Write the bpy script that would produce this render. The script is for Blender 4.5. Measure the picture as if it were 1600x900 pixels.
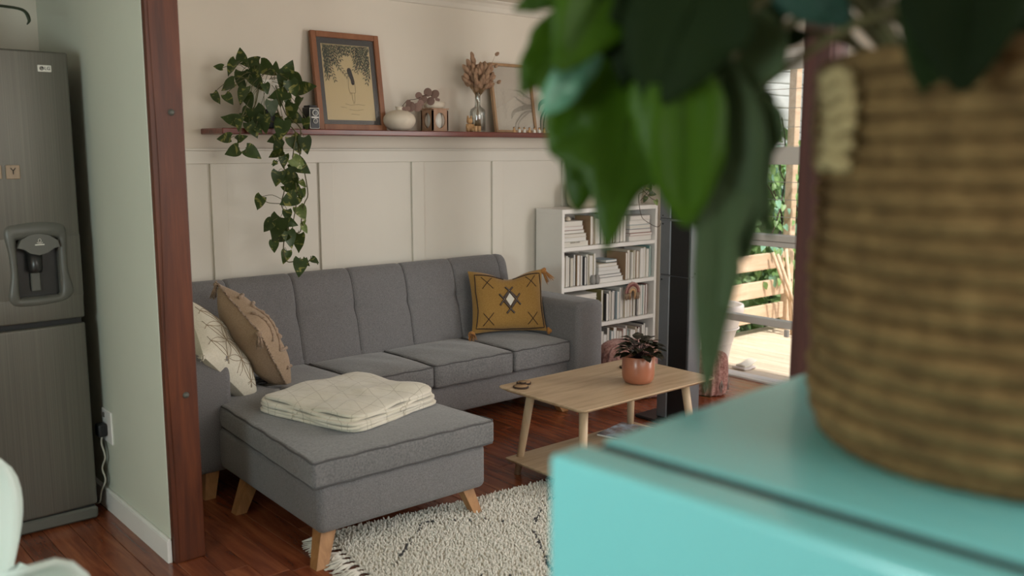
import bpy, bmesh, math, random
from mathutils import Vector, Matrix
for o in list(bpy.data.objects): bpy.data.objects.remove(o)
scene = bpy.context.scene
COL = scene.collection
PI = math.pi
V = Vector

# ------------------------------------------------------------------ camera
cam_d = bpy.data.cameras.new('camera'); cam = bpy.data.objects.new('camera', cam_d); COL.objects.link(cam)
cam.location = (0, 0, 1.5)
PITCH = math.atan(215/1450); YAW = math.radians(40.7)
cam.rotation_euler = (PI/2 - PITCH, 0, -YAW)
cam_d.sensor_width = 36; cam_d.lens = 36*1450/1600; cam_d.clip_start = 0.02; cam_d.clip_end = 200
cam_d.dof.use_dof = True; cam_d.dof.focus_distance = 4.6; cam_d.dof.aperture_fstop = 2.3; cam_d.dof.aperture_blades = 0
scene.camera = cam

# ------------------------------------------------------------------ light and exposure
scene.view_settings.view_transform = 'Standard'; scene.view_settings.look = 'None'
scene.view_settings.gamma = 1; scene.view_settings.use_curve_mapping = False
scene.view_settings.exposure = -0.12
world = bpy.data.worlds.new('sky'); scene.world = world; world.use_nodes = True
nt = world.node_tree; nt.nodes.clear()
wo = nt.nodes.new('ShaderNodeOutputWorld'); bg = nt.nodes.new('ShaderNodeBackground'); sky = nt.nodes.new('ShaderNodeTexSky')
sky.sky_type = 'NISHITA'; sky.sun_disc = False; sky.sun_elevation = math.radians(55); sky.sun_rotation = math.radians(180)
sky.air_density = 1.0; sky.dust_density = 3.0; sky.ozone_density = 0.6
bg.inputs['Strength'].default_value = 0.22
nt.links.new(sky.outputs[0], bg.inputs[0]); nt.links.new(bg.outputs[0], wo.inputs[0])

def lamp(name, kind, loc, direction, energy, color, size=None, size_y=None, angle=None):
    d = bpy.data.lights.new(name, kind); d.energy = energy; d.color = color
    if kind == 'AREA':
        d.shape = 'RECTANGLE'; d.size = size; d.size_y = size_y
    if angle: d.angle = angle
    o = bpy.data.objects.new(name, d); COL.objects.link(o); o.location = loc
    o.rotation_euler = V(direction).to_track_quat('-Z', 'Y').to_euler()
    return o
lamp('sun', 'SUN', (6, 2, 6), (0.10, 0.50, -0.86), 5.5, (1.0, 0.96, 0.9), angle=math.radians(3))
# added area lamps in front of solid walls, for assumed daylight; no windows there
lamp('assumed_kitchen_daylight', 'AREA', (-1.74, 1.0, 1.3), (1, 0.66, -0.06), 74, (0.85, 1.0, 0.99), 1.2, 0.85)  # kitchen side, assumed source read off the fridge's shadow on the partition
lamp('added_front_light', 'AREA', (2.0, -1.02, 1.55), (0.0, 1, -0.25), 62, (1.0, 0.99, 0.96), 3.0, 1.5)  # added behind the camera, the front wall has no opening
lamp('added_right_light', 'AREA', (5.02, 1.25, 1.35), (-1, 0.36, -0.08), 88, (1.0, 0.985, 0.95), 1.7, 2.0)  # added on the right wall

# ------------------------------------------------------------------ materials
def lin(h):
    if not isinstance(h, str): return (*h, 1)
    h = h.lstrip('#'); c = [int(h[i:i+2], 16)/255 for i in (0, 2, 4)]
    return tuple(x/12.92 if x <= .04045 else ((x+.055)/1.055)**2.4 for x in c) + (1,)
class NT:
    def __init__(s, name):
        s.m = bpy.data.materials.new(name); s.m.use_nodes = True; s.t = s.m.node_tree
        s.b = s.t.nodes['Principled BSDF']; s.out = s.t.nodes['Material Output']
        s.tc = s.n('ShaderNodeTexCoord')
    def n(s, k, **kw):
        x = s.t.nodes.new(k)
        for a, b in kw.items(): setattr(x, a, b)
        return x
    def l(s, a, b): s.t.links.new(a, b)
    def coords(s, scale=(1, 1, 1), rot=(0, 0, 0), rnd=False, src='Object'):
        mp = s.n('ShaderNodeMapping'); mp.inputs['Scale'].default_value = scale; mp.inputs['Rotation'].default_value = rot
        s.l(s.tc.outputs[src], mp.inputs[0])
        if rnd:
            oi = s.n('ShaderNodeObjectInfo'); mm = s.n('ShaderNodeMath', operation='MULTIPLY'); mm.inputs[1].default_value = 37.0
            cx = s.n('ShaderNodeCombineXYZ'); s.l(oi.outputs['Random'], mm.inputs[0])
            for i in range(3): s.l(mm.outputs[0], cx.inputs[i])
            s.l(cx.outputs[0], mp.inputs['Location'])
        return mp.outputs[0]
    def noise(s, vec, scale, detail=3, rough=.6, dist=0):
        x = s.n('ShaderNodeTexNoise'); x.inputs['Scale'].default_value = scale; x.inputs['Detail'].default_value = detail
        x.inputs['Roughness'].default_value = rough; x.inputs['Distortion'].default_value = dist; s.l(vec, x.inputs['Vector']); return x.outputs['Fac']
    def ramp(s, fac, stops):
        r = s.n('ShaderNodeValToRGB'); s.l(fac, r.inputs[0]); e = r.color_ramp.elements
        while len(e) < len(stops): e.new(.5)
        for i, (p, c) in enumerate(stops): e[i].position = p; e[i].color = lin(c)
        return r.outputs[0]
    def math(s, op, a, b=None, c=None):
        x = s.n('ShaderNodeMath', operation=op)
        for i, v in enumerate((a, b, c)):
            if v is None: continue
            if isinstance(v, (int, float)): x.inputs[i].default_value = v
            else: s.l(v, x.inputs[i])
        return x.outputs[0]
    def mix(s, fac, a, b, mode='MIX'):
        x = s.n('ShaderNodeMixRGB', blend_type=mode)
        for i, v in enumerate((fac, a, b)):
            if isinstance(v, (int, float)): x.inputs[i].default_value = v
            elif isinstance(v, (str, tuple)): x.inputs[i].default_value = lin(v)
            else: s.l(v, x.inputs[i])
        return x.outputs[0]
    def bump(s, h, strength, dist=.01):
        x = s.n('ShaderNodeBump'); x.inputs['Strength'].default_value = strength; x.inputs['Distance'].default_value = dist
        s.l(h, x.inputs['Height']); s.l(x.outputs[0], s.b.inputs['Normal'])
    def setc(s, c):
        if isinstance(c, (str, tuple)): s.b.inputs['Base Color'].default_value = lin(c)
        else: s.l(c, s.b.inputs['Base Color'])
    def p(s, **kw):
        mp = dict(rough='Roughness', metal='Metallic', spec='Specular IOR Level', coat='Coat Weight', coatr='Coat Roughness', sheen='Sheen Weight', trans='Transmission Weight', ior='IOR', sss='Subsurface Weight')
        for k, v in kw.items(): s.b.inputs[mp[k]].default_value = v
        return s
def plain(name, c, rough=.6, var=.06, vs=6, bs=0, bscale=200, bdist=.002, rnd=0, **kw):
    s = NT(name); co = s.coords()
    nz = s.noise(co, vs, 3)
    d = s.ramp(nz, [(.25, tuple(x*(1-var) for x in lin(c)[:3])), (.75, tuple(min(1, x*(1+var)) for x in lin(c)[:3]))])
    if rnd:
        oi = s.n('ShaderNodeObjectInfo'); hv = s.n('ShaderNodeHueSaturation'); v = s.math('MULTIPLY_ADD', oi.outputs['Random'], rnd, 1-rnd/2)
        s.l(v, hv.inputs['Value']); s.l(d, hv.inputs['Color']); d = hv.outputs[0]
    s.setc(d); s.p(rough=rough, **kw)
    if bs: s.bump(s.noise(co, bscale, 2), bs, bdist)
    return s.m
def wood(name, dark, mid, light, scale=(1.5, 14, 14), rough=.45, rnd=True, vrnd=.25, bump=.12, coat=0., knots=0.):
    s = NT(name); co = s.coords(scale, rnd=rnd)
    nz = s.noise(co, 1.6, 6, .62, .7)
    c = s.ramp(nz, [(.28, dark), (.5, mid), (.72, light)])
    fine = s.noise(s.coords(tuple(x*6 for x in scale)), 2, 3)
    c = s.mix(s.math('MULTIPLY', fine, .35), c, dark)
    if knots:
        vo = s.n('ShaderNodeTexVoronoi'); vo.inputs['Scale'].default_value = knots; s.l(s.coords(tuple(max(.35, min(1, x/8)) for x in scale), rnd=rnd), vo.inputs['Vector'])
        k = s.ramp(vo.outputs['Distance'], [(.05, (1, 1, 1)), (.13, (0, 0, 0))])
        c = s.mix(s.math('MULTIPLY', k, .8), c, tuple(x*.25 for x in lin(dark)[:3]))
    if vrnd:
        oi = s.n('ShaderNodeObjectInfo'); hv = s.n('ShaderNodeHueSaturation'); v = s.math('MULTIPLY_ADD', oi.outputs['Random'], vrnd, 1-vrnd/2)
        s.l(v, hv.inputs['Value']); s.l(c, hv.inputs['Color']); c = hv.outputs[0]
    s.setc(c); s.p(rough=rough, coat=coat, coatr=.2)
    if bump: s.bump(nz, bump, .002)
    return s.m
def fabric(name, c1, c2, scale=260, bs=.35, sheen=.25, big=.08):
    s = NT(name); co = s.coords()
    a = s.noise(co, scale, 2, .8); b = s.noise(co, 5, 3)
    c = s.ramp(a, [(.34, c1), (.66, c2)])
    hv = s.n('ShaderNodeHueSaturation'); s.l(s.math('MULTIPLY_ADD', b, big*2, 1-big), hv.inputs['Value']); s.l(c, hv.inputs['Color'])
    s.setc(hv.outputs[0]); s.p(rough=.92, spec=.2, sheen=sheen)
    s.bump(s.math('MULTIPLY_ADD', s.noise(co, 24, 3), 1.5, a), bs, .0025)
    return s.m
def clear_glass(name, mixf=.1, tint=(1, 1, 1)):
    s = NT(name); s.t.nodes.remove(s.b)
    tr = s.n('ShaderNodeBsdfTransparent'); tr.inputs[0].default_value = (*tint, 1)
    gl = s.n('ShaderNodeBsdfGlossy'); gl.inputs['Roughness'].default_value = .02
    lw = s.n('ShaderNodeLayerWeight'); lw.inputs[0].default_value = .35
    f = s.math('MULTIPLY_ADD', lw.outputs['Fresnel'], .5, mixf*.3)
    mx = s.n('ShaderNodeMixShader'); s.l(f, mx.inputs[0]); s.l(tr.outputs[0], mx.inputs[1]); s.l(gl.outputs[0], mx.inputs[2]); s.l(mx.outputs[0], s.out.inputs[0])
    return s.m
def leafmat(name, g1, g2, var=None, rough=.38, trans=.25, spots=0., spec=.45):
    s = NT(name); co = s.coords((1, 1, 1), rnd=True)
    n1 = s.noise(co, 2.2, 3); c = s.ramp(n1, [(.3, g1), (.7, g2)])
    if var:
        n2 = s.noise(s.coords((2.0, 3.6, 2.0), rnd=True), 1.2, 2, .5, .4)
        m = s.ramp(n2, [(.58, (0, 0, 0)), (.66, (1, 1, 1))]); c = s.mix(s.math('MULTIPLY', m, spots), c, var)
    oi = s.n('ShaderNodeObjectInfo'); hv = s.n('ShaderNodeHueSaturation'); s.l(s.math('MULTIPLY_ADD', oi.outputs['Random'], .5, .75), hv.inputs['Value']); s.l(c, hv.inputs['Color'])
    c = hv.outputs[0]
    s.setc(c); s.p(rough=rough, spec=spec)
    tl = s.n('ShaderNodeBsdfTranslucent'); s.l(s.mix(.6, c, '#8fae3c', 'MIX'), tl.inputs[0])
    mx = s.n('ShaderNodeMixShader'); mx.inputs[0].default_value = trans; s.l(s.b.outputs[0], mx.inputs[1]); s.l(tl.outputs[0], mx.inputs[2]); s.l(mx.outputs[0], s.out.inputs[0])
    return s.m

M = {}
M['wall'] = plain('warm_white_paint', '#e3d9ca', .75, .03, 2, .05, 300)
M['panel'] = plain('white_panel_paint', '#ddd7cb', .5, .03, 2)
M['kitchen'] = plain('pale_green_white_paint', '#d5d8c8', .55, .03, 2)
M['ceiling'] = plain('ceiling_paint', '#e4dccf', .8, .03, 2)
M['white'] = plain('white_gloss_paint', '#f0ede8', .35, .03, 4)
M['alu'] = plain('white_powder_coated_metal', '#dcdad4', .35, .02, 4)
M['floor'] = wood('red_brown_floorboards', '#5f2c19', '#88492d', '#a5623d', (16, 1.4, 16), .27, True, .4, .08, .25, 2.6)
M['floor_gap'] = plain('dark_floor_gap', '#1c0d07', .8)
M['post'] = wood('red_stained_timber', '#401d0e', '#5f2e18', '#763d21', (14, 14, 1.0), .45, True, .1, .15, 0, 3.2)
M['post_dark'] = wood('dark_red_timber', '#3a1c18', '#4f2a25', '#5e342d', (14, 14, 1.0), .5, True, .1, .1)
M['shelf'] = wood('dark_red_shelf_timber', '#4f2620', '#74392f', '#8a4a3d', (1.2, 16, 16), .32, True, .1, .1, .15)
M['oak'] = wood('pale_oak', '#9c8467', '#b89f81', '#c8b195', (1.6, 16, 12), .42, True, .08, .08, .05, 2.0)
M['tile_wood'] = wood('pale_tile_wood', '#8f7a64', '#a8917a', '#b7a18a', (10, 10, 2), .5, False, 0, .04)
M['darkstalk'] = plain('dark_red_stalk', '#35211f', .6)
M['oakleg'] = wood('pale_oak_leg', '#ac947a', '#c3aa8b', '#d2bb9d', (12, 12, 1.6), .42, True, .08, .05)
M['sofaleg'] = wood('varnished_beech', '#8d6138', '#b07f4e', '#c49463', (12, 12, 1.5), .35, True, .08, .05)
M['frame_wood'] = wood('brown_frame_wood', '#7a4a32', '#94603f', '#a66f4c', (8, 8, 1.5), .4, True, .1, .05)
M['frame_pale'] = wood('light_frame_wood', '#95714f', '#b08c68', '#c2a07c', (8, 8, 1.5), .4, True, .1, .05)
M['cube_wood'] = wood('warm_cube_wood', '#8f6a50', '#ac866a', '#bd987c', (14, 14, 2), .5, False, 0, .05)
M['toy_wood'] = wood('pale_toy_wood', '#b98d5c', '#d2a878', '#dfbb90', (10, 10, 2), .5, False, 0, .04)
M['sofa'] = fabric('grey_marl_upholstery', '#656364', '#878586')
M['sofa2'] = fabric('grey_brushed_cushion_fabric', '#646364', '#7f7e7e', 120, .45, .35, .14)
M['seam'] = plain('dark_grey_piping', '#535152', .9)
M['cream'] = fabric('cream_cotton', '#d8d2c0', '#e6e0d0', 150, .4, .2)
M['tan'] = fabric('tan_cotton', '#a28a72', '#b39c84', 150, .4, .2)
M['petal'] = plain('pale_brown_thread', '#a5947c', .9)
M['tan2'] = fabric('tan_tufted_yarn', '#8f7864', '#b59f8b', 90, .9, .3)
M['mustard'] = fabric('mustard_silk_weave', '#95713a', '#a98449', 180, .3, .35)
M['rust'] = fabric('rust_tassel_yarn', '#a5703a', '#bd884c', 120, .6, .2)
M['brownyarn'] = plain('dark_brown_yarn', '#3a2a22', .9)
M['greyyarn'] = plain('pale_grey_yarn', '#8d8079', .9)
M['steel'] = None
s = NT('brushed_grey_steel'); nz = s.noise(s.coords((300, 300, 1.2)), 1, 2); s.setc(s.ramp(nz, [(.3, '#64615a'), (.7, '#716e65')])); s.p(rough=.42, metal=.55); M['steel'] = s.m
M['greyplastic'] = plain('grey_plastic', '#5e5d56', .4)
M['darkplastic'] = plain('dark_grey_plastic', '#2b2a28', .3)
M['black'] = plain('matt_black_metal', '#17181a', .45)
M['stove'] = plain('charcoal_sheet_metal', '#7a7e84', .38, .08, 8, metal=.5)
M['teal'] = plain('turquoise_enamel', '#80d4d6', .22, .01, 3, coat=.5, coatr=.12)
M['gasket'] = plain('dark_rubber_gasket', '#15191c', .6)
M['plaster'] = plain('cream_ceramic', '#d9ccb9', .6, .04, 12)
M['ceramic'] = plain('white_ceramic', '#e2ddd2', .35, .03, 8)
M['terracotta'] = plain('glazed_terracotta', '#a4674d', .3, .1, 9, coat=.25, coatr=.2)
M['soil'] = plain('dark_soil', '#2a1e17', .95, .3, 60, .6, 60, .01)
M['stem'] = plain('green_brown_stem', '#5d5a36', .6)
M['twig'] = plain('dark_brown_twig', '#4a3528', .7)
M['pothos'] = leafmat('variegated_green_leaf', '#25381a', '#394d28', '#b5b062', .4, .15, .55)
M['pothos_pale'] = leafmat('pale_variegated_leaf', '#5e7440', '#8a9a5e', '#c9c795', .4, .2, .8)
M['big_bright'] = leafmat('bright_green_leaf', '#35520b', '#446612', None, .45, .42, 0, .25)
M['big_dark'] = leafmat('shaded_green_leaf', '#141f0c', '#1d2b12', None, .7, .10, 0, .08)  # darker copy of the leaf green, shade put into the colour
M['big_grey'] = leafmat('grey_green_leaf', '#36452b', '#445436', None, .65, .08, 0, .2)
M['big_pale'] = leafmat('sky_sheen_leaf', '#5f9a7c', '#76b092', None, .3, .12)  # pale teal imitates the sky reflected in a glossy leaf
M['big_teal'] = leafmat('dark_teal_leaf', '#1c332b', '#264237', None, .5, .12, 0, .2)
M['begonia'] = leafmat('dark_purple_leaf', '#16110f', '#262419', '#4d4d40', .25, .03, .5)
M['cactusm'] = plain('dark_green_stem_leaf', '#26331f', .5, .2, 40)
M['eucalyptus'] = plain('dusty_mauve_leaf', '#8a6d62', .7, .12, 30, rnd=.25)
M['bunny'] = plain('dried_straw_seed_head', '#cba486', .95, .2, 120, .8, 160, .004, rnd=.3)
M['straw'] = plain('dried_straw_stem', '#9c7c58', .8)
M['glass'] = clear_glass('clear_glass')
M['vaseglass'] = clear_glass('vase_glass', .35, (.93, .95, .94))
M['paperart'] = plain('cream_print_paper', '#d3bd8e', .6, .03, 5)
M['matboard'] = plain('dark_mat_board', '#39383a', .6)
M['ink'] = plain('black_ink', '#1d1c1c', .8)
M['inkline'] = plain('thin_brown_ink', '#8f7b58', .8)
M['inkgreen'] = plain('dark_green_ink', '#4e5640', .8, rnd=.2)
M['paperwhite'] = plain('pale_print_paper', '#e0d6c6', .6, .03, 5)
M['inkgrey'] = plain('pale_grey_ink', '#938877', .8)
M['basket'] = None
s = NT('woven_straw'); co = s.coords((1, 1, 1)); n1 = s.noise(co, 30, 4, .7); n2 = s.noise(s.coords((60, 60, 300)), 1, 2)
c = s.ramp(n1, [(.3, '#5f4a2e'), (.55, '#7f6540'), (.75, '#987c52')]); s.setc(s.mix(s.math('MULTIPLY', n2, .4), c, '#4c3922')); s.p(rough=.85, spec=.2); s.bump(n2, .5, .003); M['basket'] = s.m
M['basket_pale'] = plain('pale_straw_handle', '#a08d64', .85, .2, 40, .5, 120, .004)
M['pinkfab'] = fabric('dusty_pink_woven_fabric', '#8d5f58', '#c69b92', 40, .6, .2, .2)
M['pinkdark'] = plain('dark_rose_yarn', '#7d4b47', .95)
M['deck'] = wood('bleached_deck_timber', '#c2b096', '#d6c6ac', '#e2d6c0', (12, 1.5, 12), .7, True, .12, .1)
M['rail'] = wood('pale_pine_rail', '#c3a586', '#d8bd9e', '#e4ceb2', (1.5, 12, 12), .65, True, .1, .08)
M['urn'] = plain('white_glazed_pot', '#cfc5bd', .5, .06, 14)
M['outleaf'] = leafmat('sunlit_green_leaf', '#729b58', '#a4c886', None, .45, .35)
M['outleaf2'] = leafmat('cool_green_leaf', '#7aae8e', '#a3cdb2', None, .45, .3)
M['cladding'] = plain('pale_grey_weatherboard', '#c3c8c2', .7)
M['ground'] = plain('dry_garden_soil', '#8d7a5c', .95, .25, 5)
M['rugbase'] = plain('cream_rug_backing', '#bdb6a4', .95)
M['rugpile'] = plain('cream_wool_pile', '#e6e2d8', .95, .12, 60, sheen=.2)
M['rugdark'] = plain('charcoal_wool_pile', '#4a4a4c', .95, .1, 60)
M['bark'] = plain('dark_bark', '#3b2a20', .8, .2, 60)
M['slice'] = plain('pale_cut_wood', '#9c7d5c', .6, .15, 60)
M['cable'] = plain('pale_cable', '#b9b4a6', .5)
M['chair'] = plain('mint_white_plastic', '#dcece5', .35, .02, 4)
M['chairleg'] = wood('beech_chair_leg', '#a87f52', '#c59d6c', '#d3b080', (12, 12, 2), .4)
M['pages'] = None
s = NT('cream_page_edges'); nz = s.noise(s.coords((500, 500, 6), rnd=True), 1, 2); oi = s.n('ShaderNodeObjectInfo')
c = s.ramp(oi.outputs['Random'], [(0, '#e6e1d7'), (.5, '#f1eee9'), (1, '#e9e8e5')]); s.setc(s.mix(s.math('MULTIPLY', nz, .3), c, '#a89d8c')); s.p(rough=.85); M['pages'] = s.m
BOOKC = dict(white='#e2dfd9', cream='#d8cdb9', grey='#8f8d89', tan='#a98b6c', maroon='#7a3f3d', teal='#7fa8a4', charcoal='#45454a', pink='#cfa9a0', olive='#9a9260', blue='#a9bcc6')
for k, v in BOOKC.items(): M['book_'+k] = plain(k+'_book_cover', v, .5, .05, 8)

# ------------------------------------------------------------------ mesh helpers
def W(o):
    m = o.matrix_basis.copy()
    while o.parent: o = o.parent; m = o.matrix_basis @ m
    return m
class MB:
    def __init__(s): s.v = []; s.f = []; s.mi = []
    def add(s, vs, fs, mat=None, mi=0):
        b = len(s.v)
        s.v += [(mat @ V(p)) if mat else V(p) for p in vs]; s.f += [[b+i for i in f] for f in fs]; s.mi += [mi]*len(fs); return s
    def mesh(s, name, m, smooth=True):
        me = bpy.data.meshes.new(name); me.from_pydata([tuple(p) for p in s.v], [], s.f)
        for x in (m if isinstance(m, (list, tuple)) else [m]): me.materials.append(x)
        if any(s.mi): me.polygons.foreach_set('material_index', s.mi)
        if smooth: me.polygons.foreach_set('use_smooth', [True]*len(me.polygons))
        me.update(); return me
    def build(s, name, m, parent=None, local=False, smooth=True, sharp=None, origin=None):
        me = s.mesh(name, m, smooth)
        if sharp and smooth:
            me.set_sharp_from_angle(angle=math.radians(sharp))
        ob = bpy.data.objects.new(name, me); COL.objects.link(ob)
        if parent:
            ob.parent = parent
            if not local: me.transform(W(parent).inverted())
        else:
            xs = [p.x for p in s.v]; ys = [p.y for p in s.v]; zs = [p.z for p in s.v]
            c = V(origin) if origin else V(((min(xs)+max(xs))/2, (min(ys)+max(ys))/2, min(zs)))
            me.transform(Matrix.Translation(-c)); ob.location = c
        return ob
    # shapes
    def box(s, x0, x1, y0, y1, z0, z1, c=.003, mat=None, mi=0):
        h = [(x1-x0)/2, (y1-y0)/2, (z1-z0)/2]; ce = V(((x0+x1)/2, (y0+y1)/2, (z0+z1)/2)); c = min(c, min(h)*.95)
        vs = []; idx = {}
        for sx in (-1, 1):
            for sy in (-1, 1):
                for sz in (-1, 1):
                    for a in range(3):
                        sg = (sx, sy, sz); p = [sg[i]*(h[i] if i == a else h[i]-c) for i in range(3)]
                        idx[(sx, sy, sz, a)] = len(vs); vs.append(ce+V(p))
        fs = []
        for a in range(3):
            b, d = (a+1) % 3, (a+2) % 3
            for sg in (-1, 1):
                q = []
                for (u, w) in ((-1, -1), (1, -1), (1, 1), (-1, 1)):
                    k = [0]*3; k[a] = sg; k[b] = u; k[d] = w; q.append(idx[(*k, a)])
                fs.append(q if sg > 0 else q[::-1])
            for u in (-1, 1):
                for w in (-1, 1):
                    def K(t, ax):
                        k = [0]*3; k[a] = t; k[b] = u; k[d] = w; return idx[(*k, ax)]
                    q = [K(-1, b), K(1, b), K(1, d), K(-1, d)]; fs.append(q if u*w < 0 else q[::-1])
        for sx in (-1, 1):
            for sy in (-1, 1):
                for sz in (-1, 1):
                    q = [idx[(sx, sy, sz, a)] for a in range(3)]; fs.append(q if sx*sy*sz > 0 else q[::-1])
        return s.add(vs, fs, mat, mi)
    def rgrid(s, lo, hi, r, n=(4, 4, 2), f=None, mat=None):
        ax = []
        for a in range(3):
            L, H = lo[a], hi[a]; rr = min(r, (H-L)/2*.999)
            e = [0, .2, .5, .8, 1]; l = [L+t*rr for t in e]; m_ = [L+rr+(H-L-2*rr)*i/n[a] for i in range(1, n[a])]
            ax.append(l + m_ + [H-t*rr for t in reversed(e)])
        vs = []; ids = {}
        def vert(p):
            k = tuple(round(t, 5) for t in p)
            if k not in ids:
                q = [min(max(p[i], lo[i]+r), hi[i]-r) if hi[i]-lo[i] > 2*r else (lo[i]+hi[i])/2 for i in range(3)]
                d = V(p)-V(q); P_ = V(q)+d.normalized()*r if d.length > 1e-9 else V(p)
                ids[k] = len(vs); vs.append(f(P_) if f else P_)
            return ids[k]
        fs = []
        for a in range(3):
            b, d = (a+1) % 3, (a+2) % 3
            for sg, val in ((-1, lo[a]), (1, hi[a])):
                for i in range(len(ax[b])-1):
                    for j in range(len(ax[d])-1):
                        q = []
                        for (u, w) in ((i, j), (i+1, j), (i+1, j+1), (i, j+1)):
                            p = [0]*3; p[a] = val; p[b] = ax[b][u]; p[d] = ax[d][w]; q.append(vert(p))
                        if len(set(q)) > 2: fs.append(q if sg > 0 else q[::-1])
        return s.add(vs, fs, mat)
    def tube(s, pts, r, n=8, closed=False, cap=True, mat=None, mi=0):
        pts = [V(p) for p in pts]; m = len(pts); rs = r if isinstance(r, (list, tuple)) else [r]*m
        T = []
        for i in range(m):
            a = pts[(i-1) % m] if closed or i > 0 else pts[i]; b = pts[(i+1) % m] if closed or i < m-1 else pts[i]
            t = b-a; T.append(t.normalized() if t.length > 1e-9 else V((0, 0, 1)))
        up = V((0, 0, 1)) if abs(T[0].z) < .9 else V((1, 0, 0)); nrm = (up-T[0]*up.dot(T[0])).normalized()
        vs = []
        for i in range(m):
            nrm = (nrm-T[i]*nrm.dot(T[i])); nrm = nrm.normalized() if nrm.length > 1e-6 else T[i].orthogonal().normalized(); bi = T[i].cross(nrm)
            for k in range(n):
                a = 2*PI*k/n; vs.append(pts[i]+(nrm*math.cos(a)+bi*math.sin(a))*rs[i])
        fs = []
        for i in range(m if closed else m-1):
            for k in range(n):
                j = (i+1) % m; fs.append([i*n+k, i*n+(k+1) % n, j*n+(k+1) % n, j*n+k])
        if cap and not closed: fs.append(list(range(n))[::-1]); fs.append([(m-1)*n+k for k in range(n)])
        return s.add(vs, fs, mat, mi)
    def lathe(s, prof, n=32, c=(0, 0, 0), mat=None, caps=True, f=None):
        vs = []; fs = []
        for (r, z) in prof:
            for k in range(n):
                a = 2*PI*k/n; p = V((c[0]+r*math.cos(a), c[1]+r*math.sin(a), c[2]+z)); vs.append(f(p) if f else p)
        for i in range(len(prof)-1):
            for k in range(n): fs.append([i*n+k, i*n+(k+1) % n, (i+1)*n+(k+1) % n, (i+1)*n+k])
        if caps: fs.append(list(range(n))[::-1]); fs.append([(len(prof)-1)*n+k for k in range(n)])
        return s.add(vs, fs, mat)
    def grid(s, nu, nv, f, mat=None, mi=0, wrapu=False):
        vs = [f(i/(nu if wrapu else nu-1), j/(nv-1)) for i in range(nu) for j in range(nv)]
        fs = [[i*nv+j, ((i+1) % nu)*nv+j, ((i+1) % nu)*nv+j+1, i*nv+j+1] for i in range(nu if wrapu else nu-1) for j in range(nv-1)]
        return s.add(vs, fs, mat, mi)
    def prism(s, pts, y0, y1, mat=None, mi=0):     # outline in x,z extruded along y
        n = len(pts); vs = [(x, y0, z) for x, z in pts]+[(x, y1, z) for x, z in pts]
        fs = [list(range(n)), [n+i for i in range(n)][::-1]]+[[i, n+i, n+(i+1) % n, (i+1) % n] for i in range(n)]
        return s.add(vs, fs, mat, mi)
def thing(name, label, cat, loc=(0, 0, 0), rz=0, group=None, rot=None):
    o = bpy.data.objects.new(name, None); COL.objects.link(o); o.location = loc; o.rotation_euler = rot or (0, 0, rz); o.empty_display_size = .05
    return tag(o, label, cat, group)
def tag(o, label, cat, group=None):
    o['label'] = label; o['category'] = cat
    if group: o['group'] = group
    return o
def struct(o): o['kind'] = 'structure'; return o
def stuff(o): o['kind'] = 'stuff'; return o
def piece(name, me, parent, mat=None):
    o = bpy.data.objects.new(name, me); COL.objects.link(o); o.parent = parent
    if mat is not None: o.matrix_basis = mat
    return o
def bx(name, m, parent, x0, x1, y0, y1, z0, z1, c=.003, local=False): return MB().box(x0, x1, y0, y1, z0, z1, c).build(name, m, parent, local, smooth=False)
def spline(pts, k=6):
    pts = [V(p) for p in pts]; out = []
    for i in range(len(pts)-1):
        p0, p1, p2, p3 = pts[max(i-1, 0)], pts[i], pts[i+1], pts[min(i+2, len(pts)-1)]
        for j in range(k):
            t = j/k; out.append(.5*((2*p1)+(p2-p0)*t+(2*p0-5*p1+4*p2-p3)*t*t+(3*p1-p0-3*p2+p3)*t**3))
    return out+[pts[-1]]
def frame3(x, y, z, o):       # matrix from three axis vectors and an origin
    return Matrix(((x.x, y.x, z.x, o.x), (x.y, y.y, z.y, o.y), (x.z, y.z, z.z, o.z), (0, 0, 0, 1)))
def ordinal(i): return ['first', 'second', 'third', 'fourth', 'fifth', 'sixth', 'seventh', 'eighth', 'ninth', 'tenth', 'eleventh', 'twelfth', 'thirteenth', 'fourteenth', 'fifteenth', 'sixteenth', 'seventeenth', 'eighteenth', 'nineteenth', 'twentieth'][i] if i < 20 else 'twenty-'+['first', 'second', 'third', 'fourth', 'fifth', 'sixth', 'seventh', 'eighth', 'ninth'][i-20]
R = random.Random(7)

# ================================================================== structure
YW, XR, ZC = 4.545, 5.09, 2.40
fl = struct(bx('floor', M['floor_gap'], None, -1.8, XR, -1.8, YW, -.06, -.012))
pm = []
W_ = .098
x = -0.4
while x < XR-.01:
    x1 = min(x+W_, XR); cuts = [-.2]; y = R.uniform(.4, 1.4)
    while y < YW-.3: cuts.append(y); y += R.uniform(1.3, 2.2)
    cuts.append(YW)
    for a, b in zip(cuts, cuts[1:]):
        bx('floorboard', M['floor'], fl, x+.0008, x1-.0008, a+.001, b-.001, -.012, 0.0, .0016)
    x += W_
bx('floorboard', M['floor'], fl, -1.8, -.401, -1.8, YW, -.012, 0, .002); bx('floorboard', M['floor'], fl, -.399, XR, -1.8, -.202, -.012, 0, .002)
struct(bx('ceiling', M['ceiling'], None, -1.8, XR+.1, -1.8, YW+.1, ZC, ZC+.08))
wb = struct(bx('wall_back', M['wall'], None, -1.8, XR+.12, YW, YW+.12, -.06, ZC, .001))
bx('panel_sheet', M['panel'], wb, 1.25, XR, YW-.006, YW, .02, 1.44, .001)
for k in range(6):
    xb = 1.91-.006+.609*k; bx('batten', M['panel'], wb, xb, min(xb+.085, XR-.002), YW-.020, YW-.006, .10, 1.434, .002)
bx('batten', M['panel'], wb, 1.30, 1.385, YW-.020, YW-.006, .10, 1.434, .002)
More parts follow.
